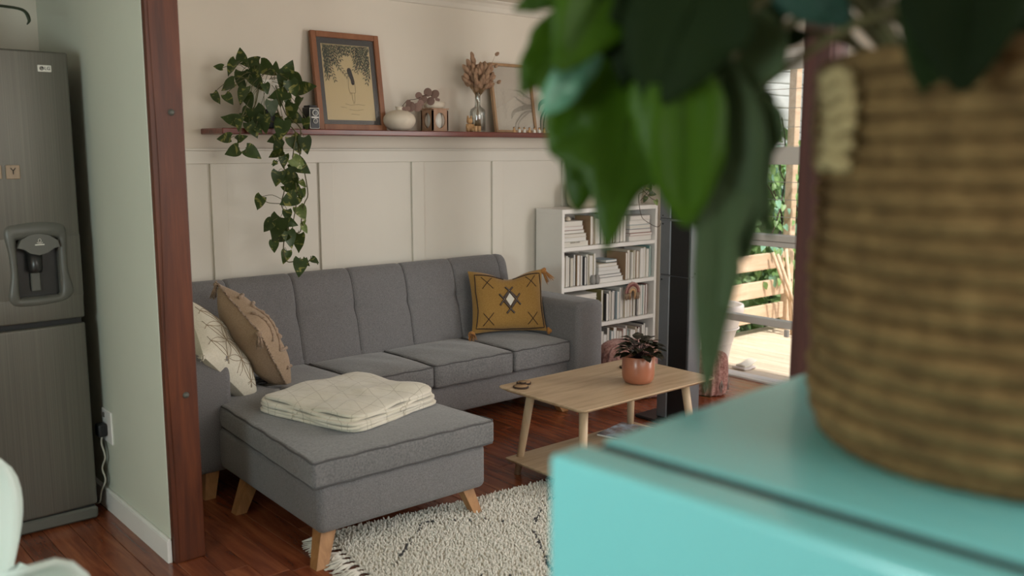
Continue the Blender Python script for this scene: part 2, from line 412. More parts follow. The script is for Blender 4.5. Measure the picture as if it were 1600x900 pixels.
bx('panel_rail', M['panel'], wb, 1.25, XR, YW-.022, YW-.004, 1.434, 1.498, .002)
bx('panel_cap', M['panel'], wb, 1.25, XR, YW-.034, YW, 1.498, 1.510, .003)
struct(bx('baseboard_back', M['panel'], None, 1.25, XR, YW-.026, YW-.006, 0, .10))
def cornice(name, pts):
    return struct(MB().add(pts, [[0, 1, 5, 4], [1, 2, 6, 5], [2, 3, 7, 6], [3, 0, 4, 7], [0, 3, 2, 1], [4, 5, 6, 7]]).build(name, M['ceiling'], None, smooth=False))
mbc = MB(); prof = [(0, -.065), (.008, -.062), (.012, -.055), (.02, -.036), (.036, -.018), (.052, -.010), (.058, -.006), (.06, 0), (0, 0)]
vs = [(xx, YW-a, ZC+b) for xx in (1.25, XR) for a, b in prof]; n = len(prof)
mbc.add(vs, [[i, (i+1) % n, n+(i+1) % n, n+i] for i in range(n)]+[list(range(n))[::-1], [n+i for i in range(n)]])
struct(mbc.build('trim_1', M['ceiling'], None, smooth=False))
struct(bx('wall_left', M['kitchen'], None, -1.92, -1.8, -1.92, YW+.12, -.06, ZC))
struct(bx('wall_front', M['wall'], None, -1.8, XR, -1.22, -1.1, -.06, ZC))
# partition between kitchen and living room, ends at the red post
struct(bx('wall_partition', M['kitchen'], None, 1.1595, 1.25, 3.272, YW, 0, ZC, .002))
mb = MB().box(1.143, 1.1595, 3.262, YW, 0, .084, .001); mb.box(1.146, 1.1595, 3.262, YW, .084, .091, .003)
struct(mb.build('baseboard_partition', M['white'], None, smooth=False))
# right wall with the glazed opening y 3.165..3.99, z 0..2.06
mb = MB()
mb.box(XR, XR+.12, 3.99, YW+.12, -.06, ZC, .001); mb.box(XR, XR+.12, 3.165, 3.99, 2.06, ZC, .001); mb.box(XR, XR+.12, -1.92, 3.165, -.06, ZC, .001)
struct(mb.build('wall_right', M['wall'], None, smooth=False))
win = struct(MB().box(XR-.01, XR+.11, 3.165, 3.99, -.03, .012, .003).build('window_1', M['alu'], None, smooth=False))
FX0, FX1 = XR+.0, XR+.055
for y0, y1 in ((3.165, 3.20), (3.955, 3.99)): bx('window_stile', M['alu'], win, FX0, FX1, y0, y1, .012, 2.06)
for z0, z1, nm in ((1.995, 2.06, 'window_head'), (1.412, 1.522, 'transom'), (.893, .925, 'lower_rail'), (.928, .968, 'sill_rail'), (.378, .425, 'mid_rail')):
    bx(nm, M['alu'], win, FX0-(.006 if 'sill' in nm else 0), FX1, 3.20, 3.955, z0, z1)
bx('architrave', M['white'], win, XR-.016, XR-.001, 3.14, 4.01, 2.06, 2.12); bx('architrave', M['white'], win, XR-.016, XR-.001, 3.993, 4.03, 0, 2.06)
bx('latch', M['alu'], win, XR-.02, XR-.001, 3.225, 3.255, .33, .376)
for z0, z1, k in ((1.525, 1.993, 4), (.97, 1.410, 4)):
    h = (z1-z0)/k
    for i in range(k):
        a = z0+i*h; mm = MB(); q = [(XR+.045, a), (XR+.048, a), (XR+.020, a+h+.008), (XR+.017, a+h+.008)]
        if i == k-1: q = [(XR+.045, a), (XR+.048, a), (XR+.022, a+h-.001), (XR+.019, a+h-.001)]
        mm.add([(px, yy, pz) for yy in (3.203, 3.952) for px, pz in q], [[0, 1, 2, 3], [7, 6, 5, 4], [0, 4, 5, 1], [1, 5, 6, 2], [2, 6, 7, 3], [3, 7, 4, 0]])
        mm.build('louvre_pane', M['glass'], win, smooth=False)
        bx('louvre_edge', M['alu'], win, XR+.044, XR+.048, 3.203, 3.952, a, a+.003, .0008)
for z0, z1 in ((.426, .892), (.013, .377)): bx('pane', M['glass'], win, XR+.026, XR+.030, 3.201, 3.954, z0, z1, .0005)

# ================================================================== posts
def post(name, x0, x1, y0, y1, m, label, bolts):
    t = thing(name, label, 'post', ((x0+x1)/2, (y0+y1)/2, 0))
    def wav(p):   # waney edge on the left front arris
        q = p.copy()
        if q.x < x0+.003 and q.y < y0+.004: k = .014+.005*math.sin(q.z*5+.6)+.003*math.sin(q.z*13+1); q.x += k; q.y += .0
        elif q.x < x0+.012 and q.y < y0+.004: q.x += .010+.004*math.sin(q.z*5+.6)
        return q
    MB().rgrid((x0, y0, 0), (x1, y1, ZC), .006, (2, 2, 60), wav).build('post_shaft', m, t, sharp=40)
    for (bxx, bz) in bolts:
        b = MB().lathe([(.0, -.004), (.012, -.004), (.012, 0), (.009, .003), (.008, .009), (.0, .010)], 10, caps=False, mat=Matrix.Translation((bxx, y0-.001, bz)) @ Matrix.Rotation(PI/2, 4, 'X'))
        b.build('bolt', M['greyplastic'], t)
    return t
post('timber_post', 1.162, 1.277, 3.238, 3.36, M['post'], 'red-stained timber post with knots and two bolts at the end of the kitchen partition', [(1.233, 1.63), (1.232, .626)])
post('timber_post', 2.008, 2.085, 1.195, 1.27, M['post_dark'], 'dark brown timber post behind the straw basket beside the glazed door', [])

# ================================================================== kitchen: refrigerator
fr = thing('refrigerator', 'tall brushed grey fridge freezer with water dispenser beside the partition', 'refrigerator', (.79, 4.2, 0))
bx('cabinet', M['darkplastic'], fr, .50, 1.083, 3.935, 4.50, .02, 1.862, .006)
def fdoor(z0, z1):
    cyl = lambda p: V((p.x, p.y + .018*((p.x-.79)/.30)**2, p.z))
    return MB().rgrid((.495, 3.862, z0), (1.088, 3.93, z1), .010, (10, 1, 2), cyl)
# upper door has a real recess: four slabs around an opening x .853..1.006, z .94...1.165
ud = MB(); cyl = lambda p: V((p.x, p.y + .018*((p.x-.79)/.30)**2, p.z))
ud.rgrid((.495, 3.862, 1.165), (1.088, 3.93, 1.870), .008, (10, 1, 2), cyl); ud.rgrid((.495, 3.862, .842), (1.088, 3.93, .94), .008, (10, 1, 1), cyl)
ud.rgrid((.495, 3.8625, .93), (.853, 3.93, 1.175), .001, (6, 1, 1), cyl); ud.rgrid((1.006, 3.8625, .93), (1.088, 3.93, 1.175), .001, (3, 1, 1), cyl)
upd = ud.build('upper_door', M['steel'], fr)
fdoor(.062, .822).build('lower_door', M['steel'], fr)
bx('kick_panel', M['greyplastic'], fr, .50, 1.085, 3.868, 3.93, .006, .056, .008)
bx('door_gasket', M['black'], fr, .51, 1.075, 3.885, 3.935, .05, .85, .002)
# dispenser surround: ring swept between an outer waisted outline and the opening
outer = [(.838, 1.223), (.93, 1.232), (1.018, 1.222), (1.038, 1.19), (1.034, 1.10), (1.036, 1.03), (1.052, .965), (1.044, .935), (1.01, .917), (.93, .908), (.85, .910), (.822, .925), (.815, .955), (.828, 1.03), (.826, 1.11), (.815, 1.18), (.82, 1.212)]
outer = [(p.x, p.y) for p in spline([V((a, b, 0)) for a, b in outer+outer[:1]], 3)][:-1]
inner = []
for a, b in outer:   # nearest point of the rounded opening
    dx, dz = a-.93, b-1.053; k = max(abs(dx)/.0755, abs(dz)/.112); inner.append((.93+dx/k, 1.053+dz/k))
N = len(outer); vs = []
yf = lambda a: .018*((a-.79)/.30)**2
for (a, b), (c, d), t in [(outer[i], inner[i], i) for i in range(N)]:
    m1 = (a*.8+c*.2, b*.8+d*.2); m2 = (a*.25+c*.75, b*.25+d*.75)
    vs += [(a, 3.864+yf(a), b), (m1[0], 3.852+yf(a), m1[1]), (m2[0], 3.852+yf(a), m2[1]), (c, 3.862+yf(a), d), (c, 3.90, d)]
fs = [[i*5+k, ((i+1) % N)*5+k, ((i+1) % N)*5+k+1, i*5+k+1] for i in range(N) for k in range(4)]
disp = MB().add(vs, [f[::-1] for f in fs]).build('dispenser_surround', M['greyplastic'], fr)
bx('dispenser_recess', M['darkplastic'], disp, .852, 1.007, 3.912, 3.922, .93, 1.175, .001)
canopy = [(.856, 1.135), (.87, 1.165), (.90, 1.182), (.935, 1.186), (.97, 1.178), (.998, 1.158), (1.005, 1.132), (.985, 1.128), (.96, 1.112), (.93, 1.104), (.90, 1.112), (.88, 1.128)]
MB().prism(canopy, 3.848, 3.90).build('dispenser_canopy', M['greyplastic'], disp, smooth=False)
MB().lathe([(.022, 1.035), (.026, 1.05), (.027, 1.11), (.02, 1.112)], 14, (.921, 3.885, 0)).build('tap', M['darkplastic'], disp)
bx('lever', M['greyplastic'], disp, .905, .94, 3.895, 3.903, .96, 1.04, .004)
bx('drip_tray', M['greyplastic'], disp, .858, 1.0, 3.868, 3.91, .934, .942, .002)
def text(name, body, size, m, parent, mat, ext=.0006):
    c = bpy.data.curves.new(name, 'FONT'); c.body = body; c.size = size; c.align_x = 'CENTER'; c.align_y = 'CENTER'; c.extrude = ext; c.resolution_u = 3
    tmp = bpy.data.objects.new(name, c); COL.objects.link(tmp); dg = bpy.context.evaluated_depsgraph_get()
    me = bpy.data.meshes.new_from_object(tmp.evaluated_get(dg)); bpy.data.objects.remove(tmp); me.materials.clear(); me.materials.append(m)
    me.name = name; me.transform(mat); o = bpy.data.objects.new(name, me); COL.objects.link(o); o.parent = parent; me.transform(W(parent).inverted()); return o
FACE = lambda x, y, z: Matrix.Translation((x, y, z)) @ Matrix.Rotation(PI/2, 4, 'X')
badge = bx('badge', M['ceramic'], fr, .976, 1.024, 3.8645, 3.874, 1.793, 1.818, .002)
text('badge_lettering', 'LG', .017, M['ink'], badge, FACE(1.009, 3.8635, 1.8055))
MB().lathe([(0, -.001), (.0075, -.001), (.0075, .001), (0, .001)], 20, caps=False, mat=FACE(.9895, 3.8640, 1.8055)).build('badge_emblem', M['ink'], badge)
em = MB().tube([(.9895+.0045*math.cos(a), 3.8622, 1.8055+.0045*math.sin(a)) for a in [i*PI/8 for i in range(4, 17)]], .0007, 5)
em.tube([(.9895, 3.8622, 1.808), (.9895, 3.8622, 1.803), (.992, 3.8622, 1.803)], .0007, 5); em.build('badge_emblem_mark', M['ceramic'], badge)
MB().tube([(.934+.010*math.cos(a), 3.8465, 1.158+.004*math.sin(a)-.004) for a in [i*PI/8 for i in range(8, 17)]], .0012, 5).tube([(.934+.005*math.cos(a), 3.8465, 1.160+.007*math.sin(a)) for a in [i*PI/6 for i in range(12)]], .0010, 5, closed=True).build('water_mark', M['ceramic'], disp)
bx('water_lettering_bar', M['ceramic'], disp, .917, .950, 3.8462, 3.8482, 1.142, 1.1465, .0005)
def tile(x0, x1, z0, z1, label, body=None):
    t = thing('letter_tile', label, 'tile', ((x0+x1)/2, 3.862, z0))
    yy = 3.861+yf((x0+x1)/2)
    bx('tile_body', M['tile_wood'], t, x0, x1, yy-.006, yy, z0, z1, .0025)
    if body:
        text('letter', body, .034, M['ink'], t, FACE((x0+x1)/2, yy-.0065, (z0+z1)/2+.002))
    return t
tile(.8395, .8875, 1.394, 1.446, 'square pale wooden letter tile reading Y stuck on the fridge door', 'Y')
tile(.778, .8255, 1.395, 1.446, 'pale wooden letter tile mostly cut off by the left edge, left of the Y tile')
cup = thing('shading_cupboard', 'unseen tall white cupboard added beside the fridge to shade the wall above it', 'cupboard', (.1, 4.2, 0))  # out-of-view blocker, added to keep light off the wall above the fridge
bx('carcass', M['white'], cup, -.35, .48, 3.93, 4.54, .0, 2.38, .003); bx('door', M['white'], cup, -.345, .06, 3.905, 3.928, .08, 2.37, .003); bx('door', M['white'], cup, .07, .475, 3.905, 3.928, .08, 2.37, .003)
# outlet, plug and cable behind the fridge
ol = thing('wall_outlet', 'white double wall outlet low on the partition behind the fridge', 'outlet', (1.165, 3.91, .30))
bx('faceplate', M['white'], ol, 1.151, 1.160, 3.852, 3.968, .30, .44, .003); bx('switch', M['greyplastic'], ol, 1.147, 1.152, 3.93, 3.945, .405, .425, .001)
pc = thing('power_cord', 'pale power cord with black plug hanging from the wall outlet behind the fridge', 'cord', (1.14, 3.92, .06))
MB().rgrid((1.113, 3.895, .33), (1.1505, 3.945, .385), .01, (1, 1, 1)).build('plug', M['black'], pc)
MB().tube(spline([(1.135, 3.92, .335), (1.130, 3.925, .30), (1.138, 3.915, .24), (1.128, 3.93, .19), (1.135, 3.92, .14), (1.122, 3.94, .09), (1.115, 3.97, .03), (1.10, 4.10, .012)], 6), .004, 7).build('cable', M['cable'], pc)
# plant on top of the fridge: only one curling leaf reaches into view
fp = thing('potted_plant', 'dark trailing plant on the fridge top with one curling leaf in view', 'plant', (.66, 4.15, 1.87))
MB().lathe([(.06, 0), (.075, .12), (.078, .13), (.07, .13), (.066, .11), (0, .10)], 24, (.66, 4.15, 1.862)).build('pot', M['ceramic'], fp)
def strap(mb, pts, w, up=V((0, -.6, .8))):
    pts = spline(pts, 5); n = len(pts); vs = []
    for i, p in enumerate(pts):
        t = (pts[min(i+1, n-1)]-pts[max(i-1, 0)]).normalized(); sd = t.cross(up).normalized(); ww = w*math.sin(PI*min(.97, .15+.85*i/(n-1)))**.7
        vs += [p-sd*ww, p+up*.25*ww*.3, p+sd*ww]
    mb.add(vs, [[i*3+k, i*3+k+1, i*3+k+4, i*3+k+3] for i in range(n-1) for k in (0, 1)])
for pts, w in (([(.66, 4.15, 1.98), (.74, 4.05, 2.06), (.86, 3.95, 2.035), (.945, 3.90, 2.02), (.965, 3.89, 1.985), (.955, 3.885, 1.965)], .010), ([(.66, 4.15, 1.98), (.70, 4.0, 2.14), (.80, 3.92, 2.10), (.84, 3.90, 2.055)], .012), ([(.66, 4.15, 1.98), (.58, 4.1, 2.1), (.5, 4.05, 2.05)], .012)):
    m_ = MB(); strap(m_, pts, w); o = m_.build('leaf', M['cactusm'], fp); md = o.modifiers.new('s', 'SOLIDIFY'); md.thickness = .002
# ================================================================== white shell chairs (backs only reach into view)
def chair(loc, rz, label, group=None):
    t = thing('dining_chair', label, 'chair', loc, rz, group)
    def shell(u, v):
        # v 0 front of seat .. 1 top of back ; u across
        s_ = (u-.5)*2; path = spline([V((0, .23, .435)), V((0, .05, .425)), V((0, -.13, .43)), V((0, -.20, .50)), V((0, -.235, .66)), V((0, -.27, .815))], 4)
        k = v*(len(path)-1); i = int(min(k, len(path)-2)); p = path[i].lerp(path[i+1], k-i)
        w = .22 if v < .45 else (.22-.095*min(1, (v-.45)/.17) if v < .64 else .125+.080*math.sin(PI/2*min(1, (v-.64)/.22)))
        if v > .85: w *= math.sqrt(max(0.0, 1-((v-.85)/.151)**2.3))*.97+.03
        if v < .12: w *= .9+.1*v/.12
        lift = .05*abs(s_)**2.2
        return p+V((s_*w, lift*(1 if v > .5 else .3)*min(1, v*2), lift*(1 if v < .6 else .1)))
    sh = MB().grid(17, 33, shell).build('seat_shell', M['chair'], t, local=True); md = sh.modifiers.new('s', 'SOLIDIFY'); md.thickness = .012; md.offset = 0
    for sx in (-1, 1):
        for (ya, yb) in ((.12, .20), (-.10, -.20)):
            MB().tube([(sx*.12, ya, .42), (sx*.21, yb, 0)], [.016, .010], 10).build('leg', M['chairleg'], t, local=True)
    MB().tube([(-.15, .145, .28), (.15, -.13, .28)], .004, 6).tube([(.15, .145, .28), (-.15, -.13, .28)], .004, 6).build('brace', M['black'], t, local=True)
    return t
chair((.402, 1.40, 0), math.radians(215), 'white moulded shell chair whose rounded back top shows at the bottom edge')
chair((.437, 2.10, 0), math.radians(215), 'white moulded shell chair at the left edge in front of the fridge')

# ================================================================== sofa
SX = [1.905, 2.262, 2.610, 2.958, 3.306, 3.66]
sofa = thing('corner_sofa', 'grey upholstered corner sofa with tufted back and chaise on splayed wooden legs', 'sofa', (2.68, 3.8, 0))
MB().rgrid((1.66, 3.825, .115), (3.74, 4.44, .295), .025, (8, 3, 1)).build('seat_base', M['sofa'], sofa)
def chz(p):   # the chaise tapers a little towards its back
    k = (p.y-2.87)/1.0; q = p.copy()
    if p.x < 1.9: q.x += .035*k
    return q
MB().rgrid((1.553, 2.872, .115), (2.332, 3.86, .305), .03, (6, 8, 2), chz).build('chaise_base', M['sofa'], sofa)
MB().rgrid((1.45, 3.80, .10), (1.655, 4.46, .63), .035, (2, 4, 4)).build('armrest', M['sofa'], sofa)
MB().rgrid((3.713, 3.73, .115), (3.925, 4.46, .632), .035, (2, 4, 4)).build('armrest', M['sofa'], sofa)
# backrest
xs = sorted(set([round(1.60+i*.04, 4) for i in range(54)]+[round(s_+d, 4) for s_ in SX for d in (-.03, -.018, -.010, -.005, 0, .005, .010, .018, .03)]+[3.735, 3.728, 3.715]))
xs = [x for x in xs if 1.6 <= x <= 3.735]
pp = [(4.275, .33), (4.285, .42), (4.300, .50), (4.315, .58), (4.323, .615), (4.328, .635), (4.330, .648), (4.333, .662), (4.340, .69), (4.357, .75), (4.372, .80), (4.385, .828), (4.402, .848), (4.425, .860), (4.452, .860), (4.480, .852), (4.500, .830), (4.510, .78), (4.512, .5), (4.512, .33)]
vs = []; nP = len(pp)
for x in xs:
    e = max(0, (x-3.68)/.055); sq = math.sqrt(max(0, 1-min(1, e)**2)) if e > 0 else 1
    for j, (y, z) in enumerate(pp):
        d = 0
        if j < 16:
            for s_ in SX:
                dx = x-s_; d += .009*math.exp(-(dx/.006)**2)+.0035*math.exp(-(dx/.025)**2)
                d += .018*math.exp(-((dx/.045)**2+((z-.648)/.04)**2))
            d += .003*math.exp(-((z-.648)/.010)**2)
        w = 1 if j < 12 else .6
        cy, cz = 4.44, min(z, .80) if z > .8 else z
        yy = y+d*w; zz = z-(d*.6 if j >= 11 and j < 16 else 0)
        if e > 0: yy = cy+(yy-cy)*(.55+.45*sq); zz = .33+(zz-.33)*(.94+.06*sq)
        vs.append((x, yy, zz))
fs = [[i*nP+j, (i+1)*nP+j, (i+1)*nP+j+1, i*nP+j+1] for i in range(len(xs)-1) for j in range(nP-1)]
fs += [list(range(nP)), [(len(xs)-1)*nP+j for j in range(nP)][::-1]]
bk = MB().add(vs, fs).build('backrest', M['sofa'], sofa)
for s_ in SX:
    MB().tube([(s_, y+.0105+.014*math.exp(-((z-.648)/.04)**2), z) if z < .80 else (s_, y+.008, z-.007) for (y, z) in pp[1:15]], .0015, 5).build('seam', M['seam'], bk)
def cushion(name, x0, x1, y0, y1, z0, z1, puff, fx=None, n=(8, 8, 2)):
    cx, cy = (x0+x1)/2, (y0+y1)/2
    def f(p):
        u = (p.x-cx)/((x1-x0)/2); v = (p.y-cy)/((y1-y0)/2); k = max(0, 1-u*u)*max(0, 1-v*v)
        q = p.copy(); t = (p.z-z0)/(z1-z0)
        q.z += (puff*k**.6 + .004*math.sin(p.x*31+p.y*17)*k)*(t if t > .5 else 0)
        bul = math.sin(PI*min(1, max(0, t)))*.008
        if abs(v) > .9: q.y += (1 if v > 0 else -1)*bul*(1-u*u)
        if abs(u) > .9: q.x += (1 if u > 0 else -1)*bul*(1-v*v)
        if t < .9 and t > .1 and (abs(v) > .9): q.y += .0025*math.sin(p.x*150+3*math.sin(p.x*37))
        return fx(q) if fx else q
    o = MB().rgrid((x0, y0, z0), (x1, y1, z1), .016, n, f).build(name, M['sofa2'], sofa)
    r = .012; zt = z1-.004; zb = z0+.004
    loop = [(x0+r, y0+.003), (x1-r, y0+.003), (x1-.003, y0+r), (x1-.003, y1-r), (x1-r, y1-.003), (x0+r, y1-.003), (x0+.003, y1-r), (x0+.003, y0+r)]
    den = []
    for i in range(8):
        a, b = V((*loop[i], 0)), V((*loop[(i+1) % 8], 0)); k = max(1, int((b-a).length/.05)); den += [a.lerp(b, j/k) for j in range(k)]
    for z in (zt, zb):
        pts = []
        for p in den:
            q = V((p.x, p.y, z+.0025*math.sin(p.x*40+p.y*33))); pts.append(fx(q) if fx else q)
        MB().tube(pts, .0040, 6, closed=True).build('piping', M['seam'], o)
    return o
def fxch(q):
    k = (q.y-2.86)/1.44; p = q.copy()
    if p.x < 1.9: p.x += .135*k*(.8 if k < .7 else 1)
    else: p.x -= .10*k
    return p
cushion('chaise_cushion', 1.525, 2.362, 2.855, 4.29, .302, .402, .014, fxch, (10, 16, 2))
def fx1(q):
    p = q.copy()
    if p.x < 2.4: p.x -= .035*(p.y-3.8)/.5
    return p
cushion('seat_cushion', 2.318, 2.738, 3.795, 4.29, .288, .398, .022, fx1, (12, 8, 2)); cushion('seat_cushion', 2.745, 3.276, 3.795, 4.29, .280, .402, .024, None, (14, 8, 2)); cushion('seat_cushion', 3.284, 3.71, 3.79, 4.29, .285, .405, .024, None, (12, 8, 2))
def sleg(tx, ty, bx_, by, zt=.125, zb=0.0, w=.028):
    vs = []
    for (cx, cy, z, ww) in ((tx, ty, zt, w*1.15), (bx_, by, zb, w*.85)):
        vs += [(cx-ww, cy-ww, z), (cx+ww, cy-ww, z), (cx+ww, cy+ww, z), (cx-ww, cy+ww, z)]
    MB().add(vs, [[0, 1, 2, 3], [7, 6, 5, 4], [0, 4, 5, 1], [1, 5, 6, 2], [2, 6, 7, 3], [3, 7, 4, 0]]).build('leg', M['sofaleg'], sofa, smooth=False)
sleg(1.615, 2.945, 1.548, 2.875); sleg(2.262, 2.945, 2.288, 2.895, .125, .012, .024); sleg(1.63, 3.60, 1.55, 3.555); sleg(1.56, 3.86, 1.52, 3.80); sleg(3.62, 3.87, 3.65, 3.79); sleg(3.80, 4.36, 3.84, 4.40); sleg(1.55, 4.36, 1.50, 4.40); sleg(2.262, 3.78, 2.30, 3.75)

# ================================================================== pillows
def pillow_fn(w, h, t, dent=0, wr=0.0, seed=0):
    ph = [random.Random(seed).uniform(0, 6) for _ in range(4)]
    def f(u, v, side):   # u,v in -1..1
        ex = 1-.07*(1-v*v)*abs(u)**3; ey = 1-.07*(1-u*u)*abs(v)**3
        x = u*w/2*ex; y = v*h/2*ey
        if dent and v > 0: y -= dent*v*v*math.exp(-((u-.05)/.42)**2)
        th = t/2*(max(0, 1-abs(u)**2.6)*max(0, 1-abs(v)**2.6))**.55
        if dent and v > 0: th *= 1-.25*v*math.exp(-((u-.05)/.35)**2)
        th += wr*(math.sin(6*u+4*v+ph[0])+.6*math.sin(9*v-5*u+ph[1]))*(1-u*u)*(1-v*v)
        return V((x, y, side*th))
    return f
def pillow(root, f, m, mback, mat, n=22):
    vs = []
    g = lambda s_: MB().grid(n, n, lambda a, b: f(2*a-1, 2*b-1, s_), mat)
    fr_ = g(1); bkk = g(-1)
    bkk.f = [q[::-1] for q in bkk.f]
    o1 = fr_.build('pillow_front', m, root); o2 = bkk.build('pillow_back', mback, root)
    return o1, o2
def tassel(root, p, d, m, ln=.06, r=.016, name='tassel'):
    d = V(d).normalized(); p = V(p); mb = MB(); rr = random.Random(int((p.x+p.z)*1e4))
    mb.lathe([(.003, 0), (r*.75, .004), (r*.8, .014), (r*.45, .020), (r*.6, .026)], 10, mat=Matrix.Translation(p) @ d.to_track_quat('Z', 'Y').to_matrix().to_4x4())
    q = d.orthogonal().normalized(); q2 = d.cross(q)
    for i in range(34):
        a = rr.uniform(0, 2*PI); k = rr.uniform(.2, 1); o = (q*math.cos(a)+q2*math.sin(a))
        mb.tube([p+d*.02+o*r*.4*k, p+d*(ln*.6)+o*r*.8*k, p+d*ln*rr.uniform(.85, 1.1)+o*r*1.2*k], [.0022, .0022, .0012], 4)
    return mb.build(name, m, root)
# mustard pillow
bc = V((3.495, 4.085, .425)); wv = V((.41, -.215, .0)).normalized(); upv = V((.075, .11, .40)).normalized(); nn = wv.cross(upv).normalized(); upv = nn.cross(wv).normalized()
H_, Wd = .375, .455
PM = frame3(wv, upv, nn, bc+upv*H_/2+V((0, .0, .012)))
yp = thing('throw_pillow', 'mustard yellow pillow with dark stitched crosses and rust tassels leaning in the sofa corner', 'pillow', bc)
fy = pillow_fn(Wd, H_, .15, .045, .003, 3)
o1, o2 = pillow(yp, fy, M['mustard'], M['mustard'], PM)
def stitch(f, lines, r, m, name, parent, mat, lift=.0015):
    for ln in lines:
        pts = []
        for (a, b), (c, d) in zip(ln, ln[1:]):
            k = max(2, int(math.hypot(c-a, d-b)/.08))
            pts += [mat @ (f(a+(c-a)*i/k, b+(d-b)*i/k, 1)+V((0, 0, lift))) for i in range(k)]
        pts.append(mat @ (f(*ln[-1], 1)+V((0, 0, lift)))); MB().tube(pts, r, 5).build(name, m, parent)
cr = []
for cx, cy in ((-.56, .58), (.62, .60), (-.58, -.60), (.60, -.62)): cr += [[(cx-.14, cy-.2), (cx+.14, cy+.2)], [(cx-.14, cy+.2), (cx+.14, cy-.2)]]
stitch(fy, cr, .0022, M['brownyarn'], 'stitched_cross', o1, PM)
stitch(fy, [[(-.1, .86), (-.86, .86), (-.90, .3), (-.86, -.3), (-.9, -.86), (-.2, -.96), (.5, -.96), (.93, -.9), (.90, -.2), (.93, .3), (.90, .86), (.15, .90)]], .0034, M['brownyarn'], 'stitched_border', o1, PM)
dm = []
for sg in (-1, 1):
    dm += [[(-.13-.0, sg*.46), (.20, sg*.02*0)], [(.13, sg*.46), (-.20, 0)], [(sg*.28, .20), (0, -.27)], [(sg*.28, -.20), (0, .27)]]
dm = [[(-.10, .44), (.17, .05)], [(.10, .44), (-.17, .05)], [(-.10, -.44), (.17, -.05)], [(.10, -.44), (-.17, -.05)], [(-.27, .18), (-.02, -.22)], [(-.27, -.18), (-.02, .22)], [(.27, .18), (.02, -.22)], [(.27, -.18), (.02, .22)]]
stitch(fy, dm, .0056, M['brownyarn'], 'stitched_motif', o1, PM, .001); stitch(fy, dm, .0014, M['greyyarn'], 'motif_thread', o1, PM, .0060)
dv = [fy(a, b, 1)+V((0, 0, .003)) for a, b in ((0, .21), (.11, 0), (0, -.21), (-.11, 0))]
MB().add(dv+[fy(0, 0, 1)+V((0, 0, .006))], [[0, 4, 1], [1, 4, 2], [2, 4, 3], [3, 4, 0]], PM).build('motif_centre', M['ceramic'], o1)
for (a, b), d, ln in (((1, 1), (.55, -.15, -.75), .095), ((1, -1), (1, -.5, .05), .12), ((-1, -1), (-.6, -.75, -.10), .10)):
    pz = PM @ fy(a, b, 1); tassel(yp, pz, d, M['rust'], ln, .028)
# tan pillow
nn = V((.80, -.17, .44)).normalized(); wv = V((.22, -.95, -.28)); wv = (wv-nn*wv.dot(nn)).normalized(); upv = nn.cross(wv)
if upv.z < 0: upv = -upv; wv = -wv
PM = frame3(wv, upv, nn, V((1.88, 4.05, .622)))
tp = thing('throw_pillow', 'tan cotton pillow with tufted diamonds and corner tassels propped on the cream pillow', 'pillow', (1.87, 4.05, .41))
ft = pillow_fn(.44, .45, .20, 0, .004, 8)
o1, o2 = pillow(tp, ft, M['tan'], M['tan'], PM)
for ln in ([(-.9, .1), (0, .85), (.9, .1), (0, -.7), (-.9, .1)], [(-.5, .1), (0, .5), (.5, .1), (0, -.35), (-.5, .1)], [(.3, .95), (.92, .45)], [(.3, -.95), (.92, -.4)], [(-.3, .95), (-.92, .45)], [(-.3, -.95), (-.92, -.4)]):
    pts = []
    for (a, b), (c, d) in zip(ln, ln[1:]):
        k = 14; pts += [PM @ (ft(a+(c-a)*i/k, b+(d-b)*i/k, 1)+V((0, 0, .003+.002*math.sin(i*2.3)))) for i in range(k+1)]
    MB().tube(pts, [.007+.003*math.sin(i*1.9) for i in range(len(pts))], 6).build('tufted_band', M['tan2'], o1)
edge = [PM @ ft(-1+2*i/30, -1, 1) for i in range(31)]
mb = MB(); rr = random.Random(3)
for q in (([(-1+2*i/60, -1) for i in range(61)]), ([(1, -1+2*i/60) for i in range(61)]), ([(-1, -1+2*i/60) for i in range(61)]), ([(-1+2*i/60, 1) for i in range(61)])):
    for a, b in q:
        p = PM @ ft(a, b, 1); d = (PM.to_3x3() @ V((a, b, 0))).normalized()
        for _ in range(2): mb.tube([p, p+d*.010+V((rr.uniform(-.006, .006), rr.uniform(-.006, .006), rr.uniform(-.004, .004)))], [.003, .0018], 4)
stuff(mb.build('fringe', M['tan2'], tp))
for a, b in ((1, 1), (-1, 1), (1, -1), (-1, -1)):
    p = PM @ ft(a, b, 1); d = (PM.to_3x3() @ V((a, b, 0))).normalized()*.3+V((0, 0, -.8 if b > 0 else .0))+((V((.4, -.5, 0))) if b < 0 else V((0, 0, 0))); tassel(tp, p, d, M['tan2'], .075 if b > 0 else .05, .017)
# cream pillow
nn = V((.74, -.42, .52)).normalized(); wv = V((.2, -.95, -.2)); wv = (wv-nn*wv.dot(nn)).normalized(); upv = nn.cross(wv)
if upv.z < 0: upv = -upv; wv = -wv
PM = frame3(wv, upv, nn, V((1.69, 4.0, .585)))
cp = thing('throw_pillow', 'cream pillow with stitched petal pattern leaning on the left sofa arm behind the post', 'pillow', (1.7, 4.0, .41))
fc = pillow_fn(.43, .45, .17, 0, .004, 5)
o1, o2 = pillow(cp, fc, M['cream'], M['cream'], PM)
ring = []
for i in range(-2, 3):
    for j in range(-2, 3):
        cx, cy = (i+.5*(j % 2))*.5, j*.433
        cc = [(cx+.5*math.cos(a), cy+.5*math.sin(a)) for a in [k*PI/12 for k in range(25)]]
        run = []
        for p in cc:
            if abs(p[0]) < .93 and abs(p[1]) < .93: run.append(p)
            else:
                if len(run) > 2: ring.append(run)
                run = []
        if len(run) > 2: ring.append(run)
mb = MB()
